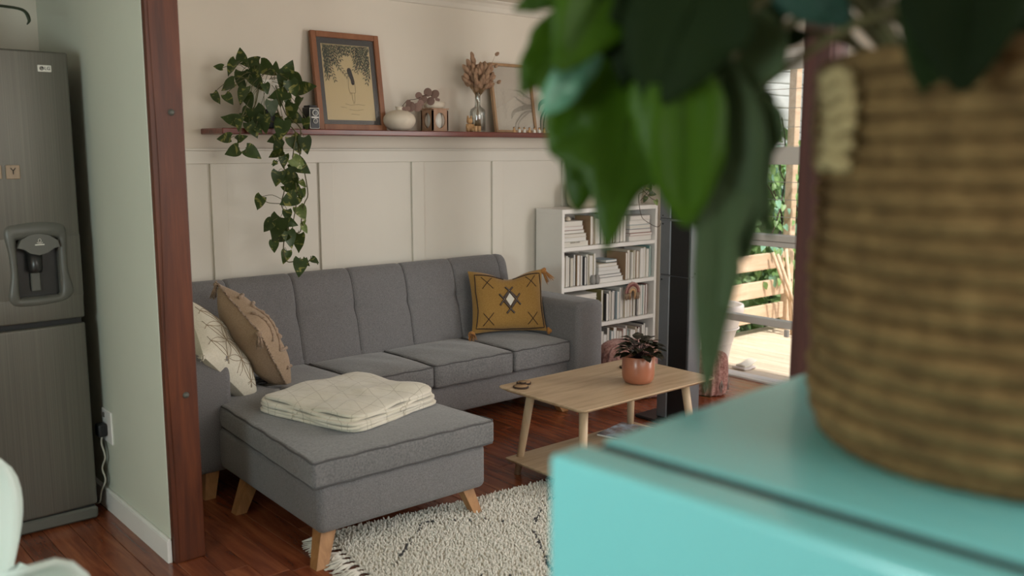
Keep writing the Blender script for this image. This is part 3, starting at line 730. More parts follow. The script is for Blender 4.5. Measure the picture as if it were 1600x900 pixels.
for r_ in ring: mb.tube([PM @ (fc(a, b, 1)+V((0, 0, .0012))) for a, b in r_], .0013, 4)
mb.build('petal_stitching', M['petal'], o1)
for a, b in ((1, -1), (-1, -1), (1, 1), (-1, 1)): tassel(cp, PM @ fc(a, b, 1), (PM.to_3x3() @ V((a, b, 0))).normalized(), M['cream'], .045, .014)
# ================================================================== folded blanket
bl = thing('folded_blanket', 'cream quilted throw folded into a thick stack on the chaise', 'blanket', (2.0, 3.35, .40))
Q = [V((1.650, 3.60, 0)), V((1.785, 3.02, 0)), V((2.325, 3.18, 0)), V((2.225, 3.74, 0))]
s = NT('quilted_cream_throw'); co = s.coords((1, 1, 1), (0, 0, .26)); sx = s.n('ShaderNodeSeparateXYZ'); s.l(co, sx.inputs[0])
def stripes(e, k, w): return s.math('LESS_THAN', s.math('ABSOLUTE', s.math('SUBTRACT', s.math('FRACT', s.math('MULTIPLY', e, k)), .5)), w)
aa = s.math('ADD', sx.outputs[0], sx.outputs[1]); ab = s.math('SUBTRACT', sx.outputs[0], sx.outputs[1])
ln_ = s.math('MAXIMUM', s.math('MAXIMUM', stripes(aa, 7, .012), stripes(ab, 7, .012)), stripes(sx.outputs[0], 9.9, .010))
nz = s.noise(co, 220, 2, .8); big = s.noise(co, 6, 3)
c = s.mix(s.math('MULTIPLY', nz, .25), s.ramp(big, [(.3, '#d6cfbd'), (.7, '#e8e2d5')]), '#b5aa92'); s.setc(s.mix(s.math('MULTIPLY', ln_, .55), c, '#8f8268')); s.p(rough=.95, sheen=.3)
s.bump(s.math('SUBTRACT', s.math('MULTIPLY', s.noise(co, 16, 4), 1.0), s.math('MULTIPLY', ln_, .4)), .55, .012); M['throw'] = s.m
rr = random.Random(11); NL = 5; TH = .0125
for k in range(NL):
    j = [V((rr.uniform(-.014, .014), rr.uniform(-.014, .014), 0)) for _ in range(4)]; qq = [Q[i]*(1)+j[i] for i in range(4)]
    cen = sum(qq, V())/4; sc_ = 1-.012*k; qq = [cen+(p-cen)*sc_ for p in qq]; z0 = .4135+k*TH; ph = rr.uniform(0, 6)
    def lay(a, b):
        # a around, b -1..1 profile (bottom edge to top centre)
        ang = a*2*PI; u, v = math.cos(ang), math.sin(ang); mx = max(abs(u), abs(v)); e = 9.0
        nrm_ = (abs(u)**e+abs(v)**e)**(1/e); u, v = u/nrm_, v/nrm_
        # radial: b 0..0.5 = rounded edge, above = top towards the centre
        if b < .4: th = -PI/2+PI*(b/.4); rad = 1+.012*math.cos(th); z = TH*.52*(1+math.sin(th))
        else: rad = (1-(b-.4)/.6); z = TH*1.04
        wob = .012*math.sin(5*ang+ph)+.004*math.sin(9*ang+2*ph)+.003*math.sin(23*ang+ph)
        rad_ = rad*(1+wob*(rad**3)); U, Vv = u*rad_, v*rad_
        p = qq[0]*(1-U)*(1-Vv)/4+qq[1]*(1+U)*(1-Vv)/4+qq[2]*(1+U)*(1+Vv)/4+qq[3]*(1-U)*(1+Vv)/4
        wav = .0022*math.sin(6*ang+ph*3)*rad**4
        bulge = (.010*(1-rad**3)+.012*(1-rad)*max(0, U+Vv)+.010*(1-rad**2)*(.5*math.sin(U*5+1.2)*math.sin(Vv*4+.5)+.35*math.sin(U*9-Vv*6)+.3*math.sin(Vv*11+U*3))+.018*math.exp(-((U-.75)**2+(Vv-.75)**2)/.12)) if k == NL-1 else 0
        droop = 0
        return V((p.x, p.y, z0+z+wav*(k*.5+.5)+bulge+droop))
    MB().grid(96, 16, lay, wrapu=True).build('blanket_fold', M['throw'], bl)
# rolled fold at the right corner
for (r0, off) in ((.020, 0), (.011, .004)):
    a, b = V((2.292, 3.20, .437+off)), V((2.225, 3.56, .44+off))
    MB().tube([a.lerp(b, t)+V((0, 0, .003*math.sin(t*9))) for t in [i/14 for i in range(15)]], [r0*(1-.4*abs(i/14-.2)) for i in range(15)], 14).build('rolled_edge', M['throw'], bl)

# ================================================================== rug
RX0, RX1, RY0, RY1 = 0, 1.72, -1.75, 0      # in the rug's own axes, origin at its far left corner
rug = thing('shaggy_rug', 'cream shaggy rug with thin charcoal lines and fringed end under the coffee table', 'rug', (1.70, 3.10, 0), math.radians(-7))
RW = W(rug)
bx('rug_backing', M['rugbase'], rug, RX0, RX1, RY0, RY1, .001, .010, .002, True)
rr = random.Random(21)
segs = [((1.74, 2.68), (1.90, 2.81)), ((2.16, 2.83), (2.25, 2.815)), ((2.25, 2.815), (2.37, 2.63)), ((2.37, 2.63), (2.62, 2.80)), ((2.62, 2.80), (2.85, 2.63)), ((1.90, 2.81), (2.05, 2.93)), ((2.05, 2.93), (2.25, 2.815)), ((1.90, 2.45), (2.12, 2.24)), ((2.12, 2.24), (2.37, 2.63)), ((2.12, 2.24), (2.6, 1.8)), ((2.85, 2.63), (3.1, 2.8))]
def segd(x, y):
    best = 9
    for (a, b), (c, d) in segs:
        if not (min(a, c)-.02 < x < max(a, c)+.02 and min(b, d)-.02 < y < max(b, d)+.02): continue
        t = max(0, min(1, ((x-a)*(c-a)+(y-b)*(d-b))/((c-a)**2+(d-b)**2))); best = min(best, math.hypot(x-a-t*(c-a), y-b-t*(d-b)))
    return best
def segn(x, y): return math.sin(x*23+y*17) > -.3
pv, pf, pmi = [], [], []
sp = .0098; nx = int((RX1-RX0)/sp); ny = int((RY1-RY0)/sp)
for i in range(nx+1):
    for j in range(ny+1):
        x = RX0+i*sp+rr.uniform(-.005, .005); y = RY0+j*sp+rr.uniform(-.005, .005)
        if y < -1.25 and (i+j) % 2: continue
        h = rr.uniform(.016, .025); a = rr.uniform(0, 6.28); ln = rr.uniform(.002, .010); w = rr.uniform(.0034, .0052)
        dx, dy = math.cos(a)*ln, math.sin(a)*ln; b = len(pv)
        for (zz, k, ww) in ((.006, 0, .8), (h*.75, .45, 1.0), (h, 1.0, .45)):
            for q in range(4):
                t = q*PI/2+a; pv.append((x+dx*k+math.cos(t)*w*ww, y+dy*k+math.sin(t)*w*ww, zz))
        wp = RW @ V((x, y, 0))
        mi = 1 if (segd(wp.x, wp.y) < .0062 and rr.random() < (.7 if segn(wp.x, wp.y) else .2)) else 0
        for l in range(2):
            for q in range(4): pf.append((b+l*4+q, b+l*4+(q+1) % 4, b+l*4+4+(q+1) % 4, b+l*4+4+q)); pmi.append(mi)
        pf.append((b+8, b+9, b+10, b+11)); pmi.append(mi)
mb = MB(); mb.v = [V(p) for p in pv]; mb.f = pf; mb.mi = pmi
stuff(mb.build('wool_pile', [M['rugpile'], M['rugdark']], rug, True))
y = RY1-.03
while y > -1.1:
    ln = rr.uniform(.075, .105); mb = MB(); yk = y+rr.uniform(-.006, .006)
    kn = V((RX0-.024, yk, .012))
    for q in range(5): mb.tube([V((RX0+.004, y+(q-2)*.006, .010)), kn], .0028, 5)
    mb.lathe([(0, -.007), (.008, -.003), (.008, .003), (0, .007)], 8, kn, caps=False)
    for q in range(8):
        a = rr.uniform(-.7, .7); p1 = kn+V((-.03*math.cos(a), .03*math.sin(a), rr.uniform(-.006, .006)))
        mb.tube([kn, p1, V((kn.x-ln*math.cos(a*1.1), kn.y+ln*math.sin(a*1.1), .004))], [.0038, .0044, .002], 5)
    mb.build('fringe_tassel', M['rugpile'], rug, True); y -= .040

# ================================================================== coffee table
ct = thing('coffee_table', 'pale oak two-tier coffee table with round tapered legs in front of the sofa', 'table', (3.13, 2.94, 0))
def slab(name, x0, x1, y0, y1, z0, z1, r, under):
    mb = MB(); out = []
    for cx, cy, a0 in ((x1-r, y1-r, 0), (x0+r, y1-r, PI/2), (x0+r, y0+r, PI), (x1-r, y0+r, 1.5*PI)):
        out += [(cx+r*math.cos(a0+k*PI/10), cy+r*math.sin(a0+k*PI/10)) for k in range(6)]
    n = len(out); cx, cy = (x0+x1)/2, (y0+y1)/2; vs = []
    for z, ins in ((z0, under), (z1-.006, 0), (z1-.001, .0), (z1, .001)):
        vs += [(px-(ins if px > cx else -ins), py-(ins if py > cy else -ins), z) for px, py in out]
    fs = [[l*n+i, l*n+(i+1) % n, (l+1)*n+(i+1) % n, (l+1)*n+i] for l in range(3) for i in range(n)]+[list(range(n))[::-1], [3*n+i for i in range(n)]]
    return mb.add(vs, fs).build(name, M['oak'], ct, smooth=False)
slab('tabletop', 2.678, 3.588, 2.660, 3.222, .400, .420, .03, .022)
slab('lower_shelf', 2.685, 3.575, 2.668, 3.175, .072, .086, .012, .006)
for sx, sy in ((0, 0), (1, 0), (0, 1), (1, 1)):
    a = V((2.79 if not sx else 3.475, 2.765 if not sy else 3.105, .402)); b = V((2.742 if not sx else 3.523, 2.722 if not sy else 3.15, .012 if (sx, sy) == (0, 0) else 0))
    MB().tube([a, a.lerp(b, .5), b], [.0205, .019, .0155], 16).build('leg', M['oakleg'], ct)
def coaster(x, y, z, r, label, group=None):
    t = thing('coaster', label, 'coaster', (x, y, z)); rd = random.Random(int(x*1e4)); n = 26; k = [1+rd.uniform(-.05, .05)+.04*math.sin(2*2*PI*i/n+x*50) for i in range(n)]
    vs = []
    for (f_, zz) in ((1, 0), (1.0, .008), (.94, .0085)): vs += [(x+r*f_*k[i]*math.cos(2*PI*i/n), y+r*f_*k[i]*math.sin(2*PI*i/n), z+zz) for i in range(n)]
    fs = [[l*n+i, l*n+(i+1) % n, (l+1)*n+(i+1) % n, (l+1)*n+i] for l in range(2) for i in range(n)]+[list(range(n))[::-1]]
    MB().add(vs, fs).build('bark_rim', M['bark'], t); MB().lathe([(r*.9, .0), (r*.9, .0008), (0, .001)], 26, (x, y, z+.0086)).build('cut_face', M['slice'], t)
coaster(2.742, 3.125, .4202, .036, 'round wood slice coaster nearest the left corner of the coffee table')
coaster(2.800, 3.170, .4202, .034, 'round wood slice coaster behind the corner one on the coffee table')
coaster(2.775, 3.150, .4296, .016, 'smallest wood slice lying across the two coasters on the coffee table')
coaster(3.405, 3.075, .4202, .036, 'wood slice coaster half hidden behind the terracotta pot')
# potted begonia-like plant on the table
tpn = thing('potted_plant', 'dark purple leaved plant in a glazed terracotta pot on the coffee table', 'plant', (3.225, 2.84, .42))
pr = [(.0, 0), (.048, .0), (.064, .006), (.073, .022), (.0765, .045), (.0765, .128), (.074, .131), (.071, .129), (.071, .112), (0, .112)]
MB().lathe(pr, 40, (3.225, 2.84, .4202), caps=False).build('pot', M['terracotta'], tpn)
MB().lathe([(.071, 0), (.04, .006), (0, .008)], 24, (3.225, 2.84, .53), caps=False).build('soil', M['soil'], tpn)
def leafmesh(name, m, shape, nr=9, fold=.22, curl=.25, wavy=0.):
    # unit leaf: base at origin, tip at +y (length 1), normal +z
    mb = MB(); vs = []
    for i in range(nr):
        t = i/(nr-1); w = shape(t)
        for c_ in (-1, -.5, 0, .5, 1):
            yy = t-(.13*abs(c_)**1.5*(1-t)**3 if shape is heart else 0)
            vs.append((c_*w, yy, abs(c_)*w*fold-curl*t*t*.5+wavy*math.sin(t*11+c_*2)*abs(c_)))
    mb.add(vs, [[i*5+k, i*5+k+1, i*5+k+6, i*5+k+5] for i in range(nr-1) for k in range(4)])
    return mb.mesh(name, m)
def heart(t): return .40*(math.sin(PI*min(1, (t+.10)/1.10)**.62))**.85*(1-.25*t) if t < 1 else .003
def ovate(t): return max(.003, .30*math.sin(PI*t**.75)**.9)
def lance(t): return max(.003, .17*math.sin(PI*t**.8))
def place_leaf(name, me, parent, p, tip, nrm, L, wscale=1):
    y = V(tip).normalized(); z = V(nrm); z = (z-y*z.dot(y)).normalized(); x = y.cross(z)
    mt = frame3(x*L*wscale, y*L, z*L, V(p)); return piece(name, me, parent, W(parent).inverted() @ mt)
rd = random.Random(4)
bl_me = [leafmesh('dark_leaf', M['begonia'], ovate, 7, .3, .5, .02), leafmesh('dark_leaf', M['begonia'], ovate, 7, .25, .25, .03)]
for i in range(46):
    a = i*2.4; k = (i+1)/46; rad = .02+.055*k; up_ = 1.05-.95*k
    p0 = V((3.225+.012*math.cos(a), 2.84+.012*math.sin(a), .535)); p1 = V((3.225+rad*math.cos(a), 2.84+rad*math.sin(a), .545+.075*(1-k*.75)+rd.uniform(-.008, .008)))
    d = V((math.cos(a+rd.uniform(-.4, .4)), math.sin(a+rd.uniform(-.4, .4)), up_*.7-.25)).normalized()
    MB().tube([p0, (p0+p1)/2+V((0, 0, .012)), p1], .0016, 5).build('stalk', M['darkstalk'], tpn)
    place_leaf('leaf', bl_me[i % 2], tpn, p1, d, V((0, 0, 1))+d*.1+V((rd.uniform(-.3, .3), rd.uniform(-.3, .3), 0)), rd.uniform(.055, .082), 1.15)
# magazine on the lower shelf
mg = thing('magazine', 'open glossy magazine with grey and blue photo lying on the coffee table lower shelf', 'magazine', (3.42, 3.0, .086), math.radians(12))
bx('magazine_pages', M['book_white'], mg, -.14, .11, -.14, .16, .0005, .010, .002, True)
s = NT('printed_magazine_cover'); nz = s.noise(s.coords(), 9, 4); s.setc(s.ramp(nz, [(.35, '#3b3a44'), (.5, '#7c7478'), (.62, '#9fb4c8'), (.7, '#b9a79e')])); s.p(rough=.25); M['mag'] = s.m
bx('magazine_cover', M['mag'], mg, -.14, .11, -.14, .16, .0105, .0125, .0006, True)

# ================================================================== flue column and hearth plate
fc_ = thing('stove_flue', 'black and charcoal sheet metal flue column standing behind the coffee table', 'flue', (3.985, 3.21, 0))
CX0, CX1, CY0, CY1 = 3.925, 4.035, 3.105, 3.315
for z0, z1, g in ((.02, .822, 0), (.825, 1.128, .0), (1.132, ZC, .004)):
    MB().box(CX0+.006, CX1, CY0, CY1, z0, z1, .004).build('sheet_casing', M['stove'], fc_, smooth=False)
    MB().box(CX0-.002, CX0+.012, CY0+.008, CY0+.135, z0, z1, .002).build('black_panel', M['black'], fc_, smooth=False)
    MB().box(CX0-.004-g, CX0+.012, CY0+.136, CY1+g, z0, z1, .006).build('side_flange', M['stove'], fc_, smooth=False)
bx('seam_band', M['stove'], fc_, CX0-.006, CX1+.003, CY0-.003, CY1+.003, 1.122, 1.134, .002); bx('seam_band', M['stove'], fc_, CX0+.004, CX1+.002, CY0-.002, CY1+.002, .818, .828, .002)
for y_, z_ in ((CY1-.02, .80), (CY1-.02, 1.15), (CY1-.02, 1.105)):
    MB().lathe([(.005, 0), (.004, .003), (0, .004)], 8, caps=False, mat=Matrix.Translation((CX0-.006, y_, z_)) @ Matrix.Rotation(-PI/2, 4, 'Y')).build('rivet', M['black'], fc_)
for x_, z_ in ((CX1-.03, .845), (CX0+.04, .845), (CX0+.05, 1.15)):
    MB().lathe([(.005, 0), (.004, .003), (0, .004)], 8, caps=False, mat=Matrix.Translation((x_, CY0-.002, z_)) @ Matrix.Rotation(PI/2, 4, 'X')).build('rivet', M['black'], fc_)
bx('base_plate', M['black'], fc_, 3.86, 4.14, 3.0, 3.42, .001, .02, .004)
# ================================================================== poufs
def pouf(cx, cy, r, h, m, label, ribs=28, amp=.010, band=None):
    t = thing('pouf', label, 'pouf', (cx, cy, 0)); pr = [(.0, .0), (r*.75, .002), (r*.93, h*.08), (r*1.0, h*.25), (r*1.01, h*.5), (r*.98, h*.75), (r*.88, h*.92), (r*.6, h*.99), (0, h)]
    pts = spline([V((a, 0, b)) for a, b in pr], 3)
    def f(p):
        a = math.atan2(p.y-cy, p.x-cx); d = math.hypot(p.x-cx, p.y-cy); k = 1-amp/r*abs(math.sin(a*ribs/2))*min(1, d/r*1.4)*1.2
        return V((cx+(p.x-cx)*k, cy+(p.y-cy)*k, p.z-.01*abs(math.sin(a*ribs/2))*(d/r)*(p.z > h*.8)))
    MB().lathe([(max(0.0005, p.x), max(0, p.z)+.001) for p in pts], 112, (cx, cy, 0), f=f, caps=False).build('cover', m, t)
    if band:
        for k in range(band):
            a = 2*PI*k/band; z0 = h*.12
            mb = MB(); dmd = [(0, .0), (.10, .035), (0, .07), (-.10, .035)]
            mb.tube([V((cx+(r*1.0)*math.cos(a+u), cy+(r*1.0)*math.sin(a+u), z0+v)) for u, v in dmd], .006, 6, closed=True); mb.build('woven_motif', M['greyyarn'], t)
    MB().tube([(cx+.03*math.cos(a), cy+.03*math.sin(a), h+.002) for a in [i*PI/6 for i in range(12)]], .008, 6, closed=True).build('gathered_top', m, t)
    return t
pouf(4.265, 3.80, .225, .325, M['pinkfab'], 'dusty pink ribbed pouf between the bookcase and the coffee table', 24, .012, 14)
pouf(4.605, 3.47, .115, .27, M['pinkfab'], 'small dusty pink ribbed pouf with a grey motif beside the glazed door', 16, .014, 7)

# ================================================================== wall shelf and what stands on it
ST = 1.607
sh = thing('wall_shelf', 'long dark red timber shelf across the white wall above the panelling', 'shelf', (3.4, YW, 1.58))
bx('shelf_board', M['shelf'], sh, 1.872, 5.0, 4.285, YW, 1.578, ST, .004)
# pothos
po = thing('trailing_plant', 'variegated trailing plant in a white pot at the left end of the wall shelf', 'plant', (2.13, 4.40, ST))
MB().lathe([(.0, 0), (.055, 0), (.062, .01), (.064, .05), (.066, .09), (.045, .095), (0, .095)], 28, (2.13, 4.40, ST), caps=False).build('stand', M['gasket'], po)
MB().lathe([(.0, .0), (.066, .0), (.072, .01), (.084, .135), (.086, .142), (.079, .142), (.076, .12), (0, .12)], 36, (2.13, 4.40, ST+.0955), caps=False).build('pot', M['ceramic'], po)
MB().lathe([(.076, 0), (0, .006)], 24, (2.13, 4.40, ST+.215), caps=False).build('soil', M['soil'], po)
VA = [(2.117,4.330,1.669),(2.152,4.25,1.609),(2.159,4.24,1.470),(2.162,4.24,1.393),(2.159,4.24,1.307),(2.140,4.24,1.238),(2.156,4.24,1.183),(2.150,4.24,1.082),(2.142,4.24,1.005),(2.160,4.24,0.949),(2.207,4.24,0.946),(2.264,4.237,0.934),(2.295,4.228,0.957),(2.321,4.220,0.923)]
VB = [(2.193,4.330,1.671),(2.233,4.25,1.594),(2.224,4.25,1.517),(2.210,4.245,1.424),(2.224,4.24,1.314),(2.221,4.24,1.237),(2.202,4.236,1.160),(2.183,4.220,1.107)]
VC = [(2.227,4.330,1.680),(2.262,4.25,1.610),(2.251,4.25,1.501),(2.275,4.245,1.391),(2.287,4.24,1.281),(2.265,4.24,1.234),(2.247,4.24,1.157),(2.238,4.24,1.095),(2.197,4.232,1.094),(2.158,4.220,1.116)]
VD = [(2.056,4.320,1.711),(1.960,4.26,1.654),(1.949,4.25,1.600),(1.927,4.25,1.518),(1.933,4.240,1.492),(1.956,4.220,1.492)]
top = V((2.13, 4.40, 1.835))
for vn in (VA, VB, VC, VD): MB().tube(spline([top, top.lerp(V(vn[0]), .5)+V((0, -.03, .06))]+[V(p) for p in vn], 4), .0030, 6).build('vine', M['stem'], po)
MB().tube(spline([(2.152, 4.24, 1.238), (2.070, 4.22, 1.245), (2.042, 4.22, 1.256)], 4), .002, 5).build('vine', M['stem'], po)
POTHOS = "2.012,4.352,1.956,100,0.069;1.972,4.374,1.900,235,0.085;2.073,4.383,1.924,190,0.094;1.920,4.410,1.900,170,0.046;1.946,4.373,1.811,200,0.085;2.039,4.406,1.838,270,0.102;1.962,4.245,1.762,250,0.091;2.075,4.324,1.835,300,0.101;1.906,4.410,1.751,-60,0.062;1.943,4.357,1.746,310,0.062;2.172,4.402,1.903,330,0.096;2.147,4.260,1.903,80,0.054;2.249,4.324,1.902,60,0.088;2.191,4.284,1.845,250,0.086;2.301,4.338,1.853,320,0.072;2.354,4.343,1.817,10,0.097;2.226,4.242,1.803,290,0.086;2.166,4.279,1.768,200,0.102;2.217,4.290,1.750,280,0.063;2.336,4.405,1.744,240,0.066;2.112,4.250,1.704,270,0.078;2.223,4.269,1.694,250,0.087;2.226,4.383,1.740,260,0.048;1.909,4.265,1.645,170,0.091;2.022,4.351,1.684,240,0.055;1.921,4.208,1.624,250,0.068;2.045,4.240,1.654,300,0.115;2.012,4.252,1.600,300,0.084;2.022,4.213,1.599,310,0.046;2.142,4.213,1.601,260,0.101;2.216,4.417,1.656,230,0.057;2.317,4.397,1.664,340,0.090;2.280,4.217,1.631,280,0.063;1.866,4.258,1.558,180,0.075;1.943,4.232,1.559,30,0.053;1.898,4.241,1.495,200,0.076;1.988,4.212,1.488,330,0.084;2.124,4.256,1.554,200,0.070;2.130,4.241,1.526,230,0.062;2.129,4.258,1.488,200,0.086;2.237,4.254,1.530,300,0.095;2.272,4.218,1.526,280,0.087;2.151,4.222,1.450,260,0.070;2.226,4.210,1.435,320,0.087;2.095,4.209,1.437,240,0.031;1.995,4.250,1.734,280,0.076;2.086,4.250,1.798,290,0.054;2.063,4.349,1.883,200,0.062;2.047,4.200,1.627,270,0.092;2.037,4.362,1.657,300,0.070;2.144,4.210,1.448,280,0.052;2.236,4.209,1.420,325,0.104;2.109,4.239,1.437,200,0.030;2.176,4.219,1.394,180,0.069;2.107,4.209,1.365,260,0.077;2.166,4.219,1.348,290,0.087;2.220,4.232,1.358,300,0.052;2.237,4.193,1.336,300,0.044;2.218,4.249,1.307,330,0.105;2.157,4.191,1.257,210,0.095;2.260,4.235,1.291,280,0.044;2.023,4.241,1.248,240,0.077;2.145,4.191,1.184,270,0.060;2.247,4.237,1.189,300,0.079;2.176,4.212,1.143,340,0.061;2.251,4.225,1.139,60,0.035;2.238,4.191,1.110,300,0.044;2.040,4.193,1.136,225,0.077;2.093,4.201,1.121,250,0.129;2.127,4.247,1.077,200,0.105;2.159,4.202,1.067,290,0.087;2.227,4.235,1.040,270,0.097;2.095,4.246,1.029,270,0.061;2.155,4.247,0.973,260,0.070;2.214,4.211,0.917,265,0.097;2.299,4.211,0.946,330,0.045;2.247,4.221,0.949,110,0.035;2.272,4.237,0.926,320,0.027;2.219,4.196,1.262,250,0.035"
lm = [leafmesh('pothos_leaf', M['pothos'], heart, 9, .18, .28), leafmesh('pothos_leaf', M['pothos'], heart, 9, .35, .5, .02), leafmesh('pothos_leaf', M['pothos'], heart, 9, .08, -.1, .02), leafmesh('pothos_pale_leaf', M['pothos_pale'], heart, 9, .3, .3, .02)]
rd = random.Random(9); CR = V((.758, -.652, 0)); TOC = V((-.645, -.75, .148))
nodes = [V(p) for vn in (VA, VB, VC, VD) for p in spline(vn, 3)]
for i, tk in enumerate(POTHOS.split(';')):
    x, y, z, a, L = map(float, tk.split(',')); a = math.radians(a)
    d = (CR*math.cos(a)+V((0, 0, 1))*math.sin(a)+TOC*rd.uniform(-.15, .35)).normalized(); c_ = V((x, y, z)); b = c_-d*L*.45
    nm = TOC+CR*rd.uniform(-.5, .5)+V((0, 0, rd.uniform(-.1, .6)))
    pale = x > 2.225 and z < 1.46 and z > 1.08 and L < .09
    place_leaf('leaf', lm[3] if pale else lm[i % 3], po, b, d, nm, L, rd.uniform(1.0, 1.18))
    if z > 1.56: n0 = V((2.13+rd.uniform(-.05, .05), 4.38+rd.uniform(-.04, .03), 1.83))
    else: n0 = min(nodes, key=lambda q: (q-b).length)
    if (n0-b).length > .004: MB().tube(spline([n0, n0.lerp(b, .5)+V((0, 0, .015 if z < 1.56 else .05)), b], 3), .0014, 4).build('petiole', M['stem'], po)
# toy box camera
cmr = thing('vintage_camera', 'small black box camera with chrome trim and two lenses beside the trailing plant', 'camera', (2.385, 4.36, ST))
bx('body', M['black'], cmr, 2.352, 2.412, 4.325, 4.395, ST, ST+.112, .004); bx('front_plate', M['alu'], cmr, 2.355, 2.411, 4.319, 4.325, ST+.003, ST+.109, .003); bx('front_panel', M['black'], cmr, 2.359, 2.407, 4.316, 4.320, ST+.007, ST+.105, .003)
bx('top_plate', M['black'], cmr, 2.358, 2.405, 4.33, 4.39, ST+.112, ST+.122, .003)
for zc, r in ((.083, .017), (.042, .013)):
    MB().lathe([(r, 0), (r, .006), (r*.8, .007), (r*.75, .004)], 24, caps=False, mat=FACE(2.383, 4.316, ST+zc)).build('lens_ring', M['alu'], cmr); MB().lathe([(r*.75, .003), (0, .004)], 20, caps=False, mat=FACE(2.383, 4.316, ST+zc)).build('lens', M['darkplastic'], cmr)
bx('dial_strip', M['alu'], cmr, 2.362, 2.404, 4.3155, 4.317, ST+.057, ST+.064, .001)
# framed prints
def pframe(x0, x1, H, label, fm, fw, matw, paper, draw, yb=4.445):
    wd = x1-x0; yt = YW-.026; th = math.atan((yt-yb)/H)
    t = thing('framed_print', label, 'picture', ((x0+x1)/2, yb, ST), rot=(-th, 0, 0)); h = H/math.cos(th)
    # local: x across, z up, -y is the face
    for nm, b in (('frame_side', (-wd/2, -wd/2+fw, 0, h)), ('frame_side', (wd/2-fw, wd/2, 0, h)), ('frame_rail', (-wd/2+fw, wd/2-fw, 0, fw)), ('frame_rail', (-wd/2+fw, wd/2-fw, h-fw, h))):
        bx(nm, fm, t, b[0], b[1], -.012, .012, b[2]+.001, b[3], .002, True)
    bx('backing', matw if matw else paper, t, -wd/2+fw, wd/2-fw, .002, .010, fw, h-fw, .0005, True)
    draw(t, wd, h, fw)
    bx('glazing', M['glass'], t, -wd/2+fw, wd/2-fw, -.0055, -.0045, fw, h-fw, .0002, True)
    return t
def draw1(t, wd, h, fw):
    pw, p0, p1 = .150, .056, h-.062
    paper = bx('print_paper', M['paperart'], t, -pw, pw, .0008, .002, p0, p1, .0003, True)
    rd = random.Random(2); mb = MB()
    def spr(x, z, a, ln):      # a fern sprig hanging inwards
        n_ = int(ln/.015)
        for i in range(n_):
            u = i/n_; px, pz = x+math.cos(a)*ln*u, z+math.sin(a)*ln*u-.02*u*u
            for sg in (-1, 1):
                aa = a+sg*.75; l_ = .030*(1-.45*u); ex, ez = px+math.cos(aa)*l_, pz+math.sin(aa)*l_-.004
                if abs(px) > pw-.002 or abs(ex) > pw-.002 or pz > p1-.002 or ez > p1-.002: continue
                nx_, nz_ = -math.sin(aa)*.0028, math.cos(aa)*.0028; m_ = ((px+ex)/2, (pz+ez)/2); yq = -.0002-rd.uniform(0, .0012)
                mb.add([(px, yq, pz), (m_[0]+nx_, yq, m_[1]+nz_), (ex, yq, ez), (m_[0]-nx_, yq, m_[1]-nz_)], [[0, 3, 2, 1]], mi=rd.choice((0, 0, 1)))
    for i in range(34):
        k = i/33; x = -pw+2*pw*k; e = abs(k-.5)*2; z = p1-.002
        spr(x, z, -PI/2+(.5-k)*.9+rd.uniform(-.35, .35), (.045+.15*e**1.6)*rd.uniform(.7, 1.15))
    for i in range(16):
        sg = rd.choice((-1, 1)); spr(sg*(pw-.003), p1-rd.uniform(0, .13), -PI/2-sg*rd.uniform(.1, .7), rd.uniform(.05, .12))
    stuff(mb.build('printed_foliage', [M['inkgreen'], M['ink']], t, True, smooth=False))
    cx, cz = .018, (p0+p1)/2-.005
    hair = [(-.022, .072), (-.016, .083), (-.006, .085), (.003, .078), (.007, .06), (.014, .035), (.019, .010), (.016, -.004), (.006, -.008), (-.002, .0), (-.004, .02), (-.012, .038), (-.02, .055)]
    MB().prism([(cx+a, cz+b) for a, b in hair], -.0008, .0006).build('printed_hair', M['ink'], t, True, smooth=False)
    mb = MB()
    for ln in ([(-.012, .04), (-.02, .01), (-.021, -.03), (-.012, -.058), (-.017, -.062)], [(.018, .005), (.021, -.02), (.018, -.05)], [(-.012, -.05), (.018, -.05)], [(-.005, -.05), (-.004, -.085), (.004, -.105), (.0, -.108)], [(.012, -.05), (.012, -.085), (.006, -.107)], [(-.05, -.11), (-.02, -.118), (.03, -.112), (.07, -.116)], [(-.03, -.14), (.01, -.146), (.06, -.14)], [(-.08, -.128), (-.045, -.132)], [(-.02, -.165), (.03, -.168)]):
        mb.tube([(cx+a, -.0002, cz+b) for a, b in ln], .0008, 4)
    mb.build('printed_outline', M['inkline'], t, True)
pframe(2.475, 2.895, .52, 'large framed print of a dark haired figure seen from behind under fern leaves', M['frame_wood'], .031, M['matboard'], M['paperart'], draw1)
def draw2(t, wd, h, fw):
    bx('print_paper', M['paperwhite'], t, -.125, .125, .0008, .002, .04, h-.05, .0003, True)
    mb = MB(); z = h*.66
    for i in range(4): mb.tube([(-.075, 0, z), (-.06, 0, z-.02), (-.075, 0, z-.04), (-.09, 0, z-.02)], .0007, 4, closed=True); z -= .042
    mb.tube([(-.075, 0, z), (-.075, 0, .09)], .0007, 4); mb.tube([(-.065, 0, z), (-.062, 0, .09)], .0006, 4)
    mb.tube(spline([(.10, 0, .30), (.09, 0, .22), (.06, 0, .12), (.0, 0, .06)], 5), .0008, 4)
    for i in range(7): mb.tube(spline([(.095-.012*i, 0, .26-.03*i), (.06-.012*i, 0, .27-.03*i), (.04-.012*i, 0, .25-.03*i)], 3), .0006, 4)
    for i in range(6): mb.tube(spline([(.095-.008*i, 0, .28-.03*i), (.115-.004*i, 0, .25-.03*i)], 3), .0006, 4)
    for i in range(7): mb.tube([(-.03+.011*i, 0, h*.63), (-.025+.011*i, 0, h*.63+.006*(i % 2))], .0010, 4)
    mb.build('printed_drawing', M['inkgrey'], t, True)
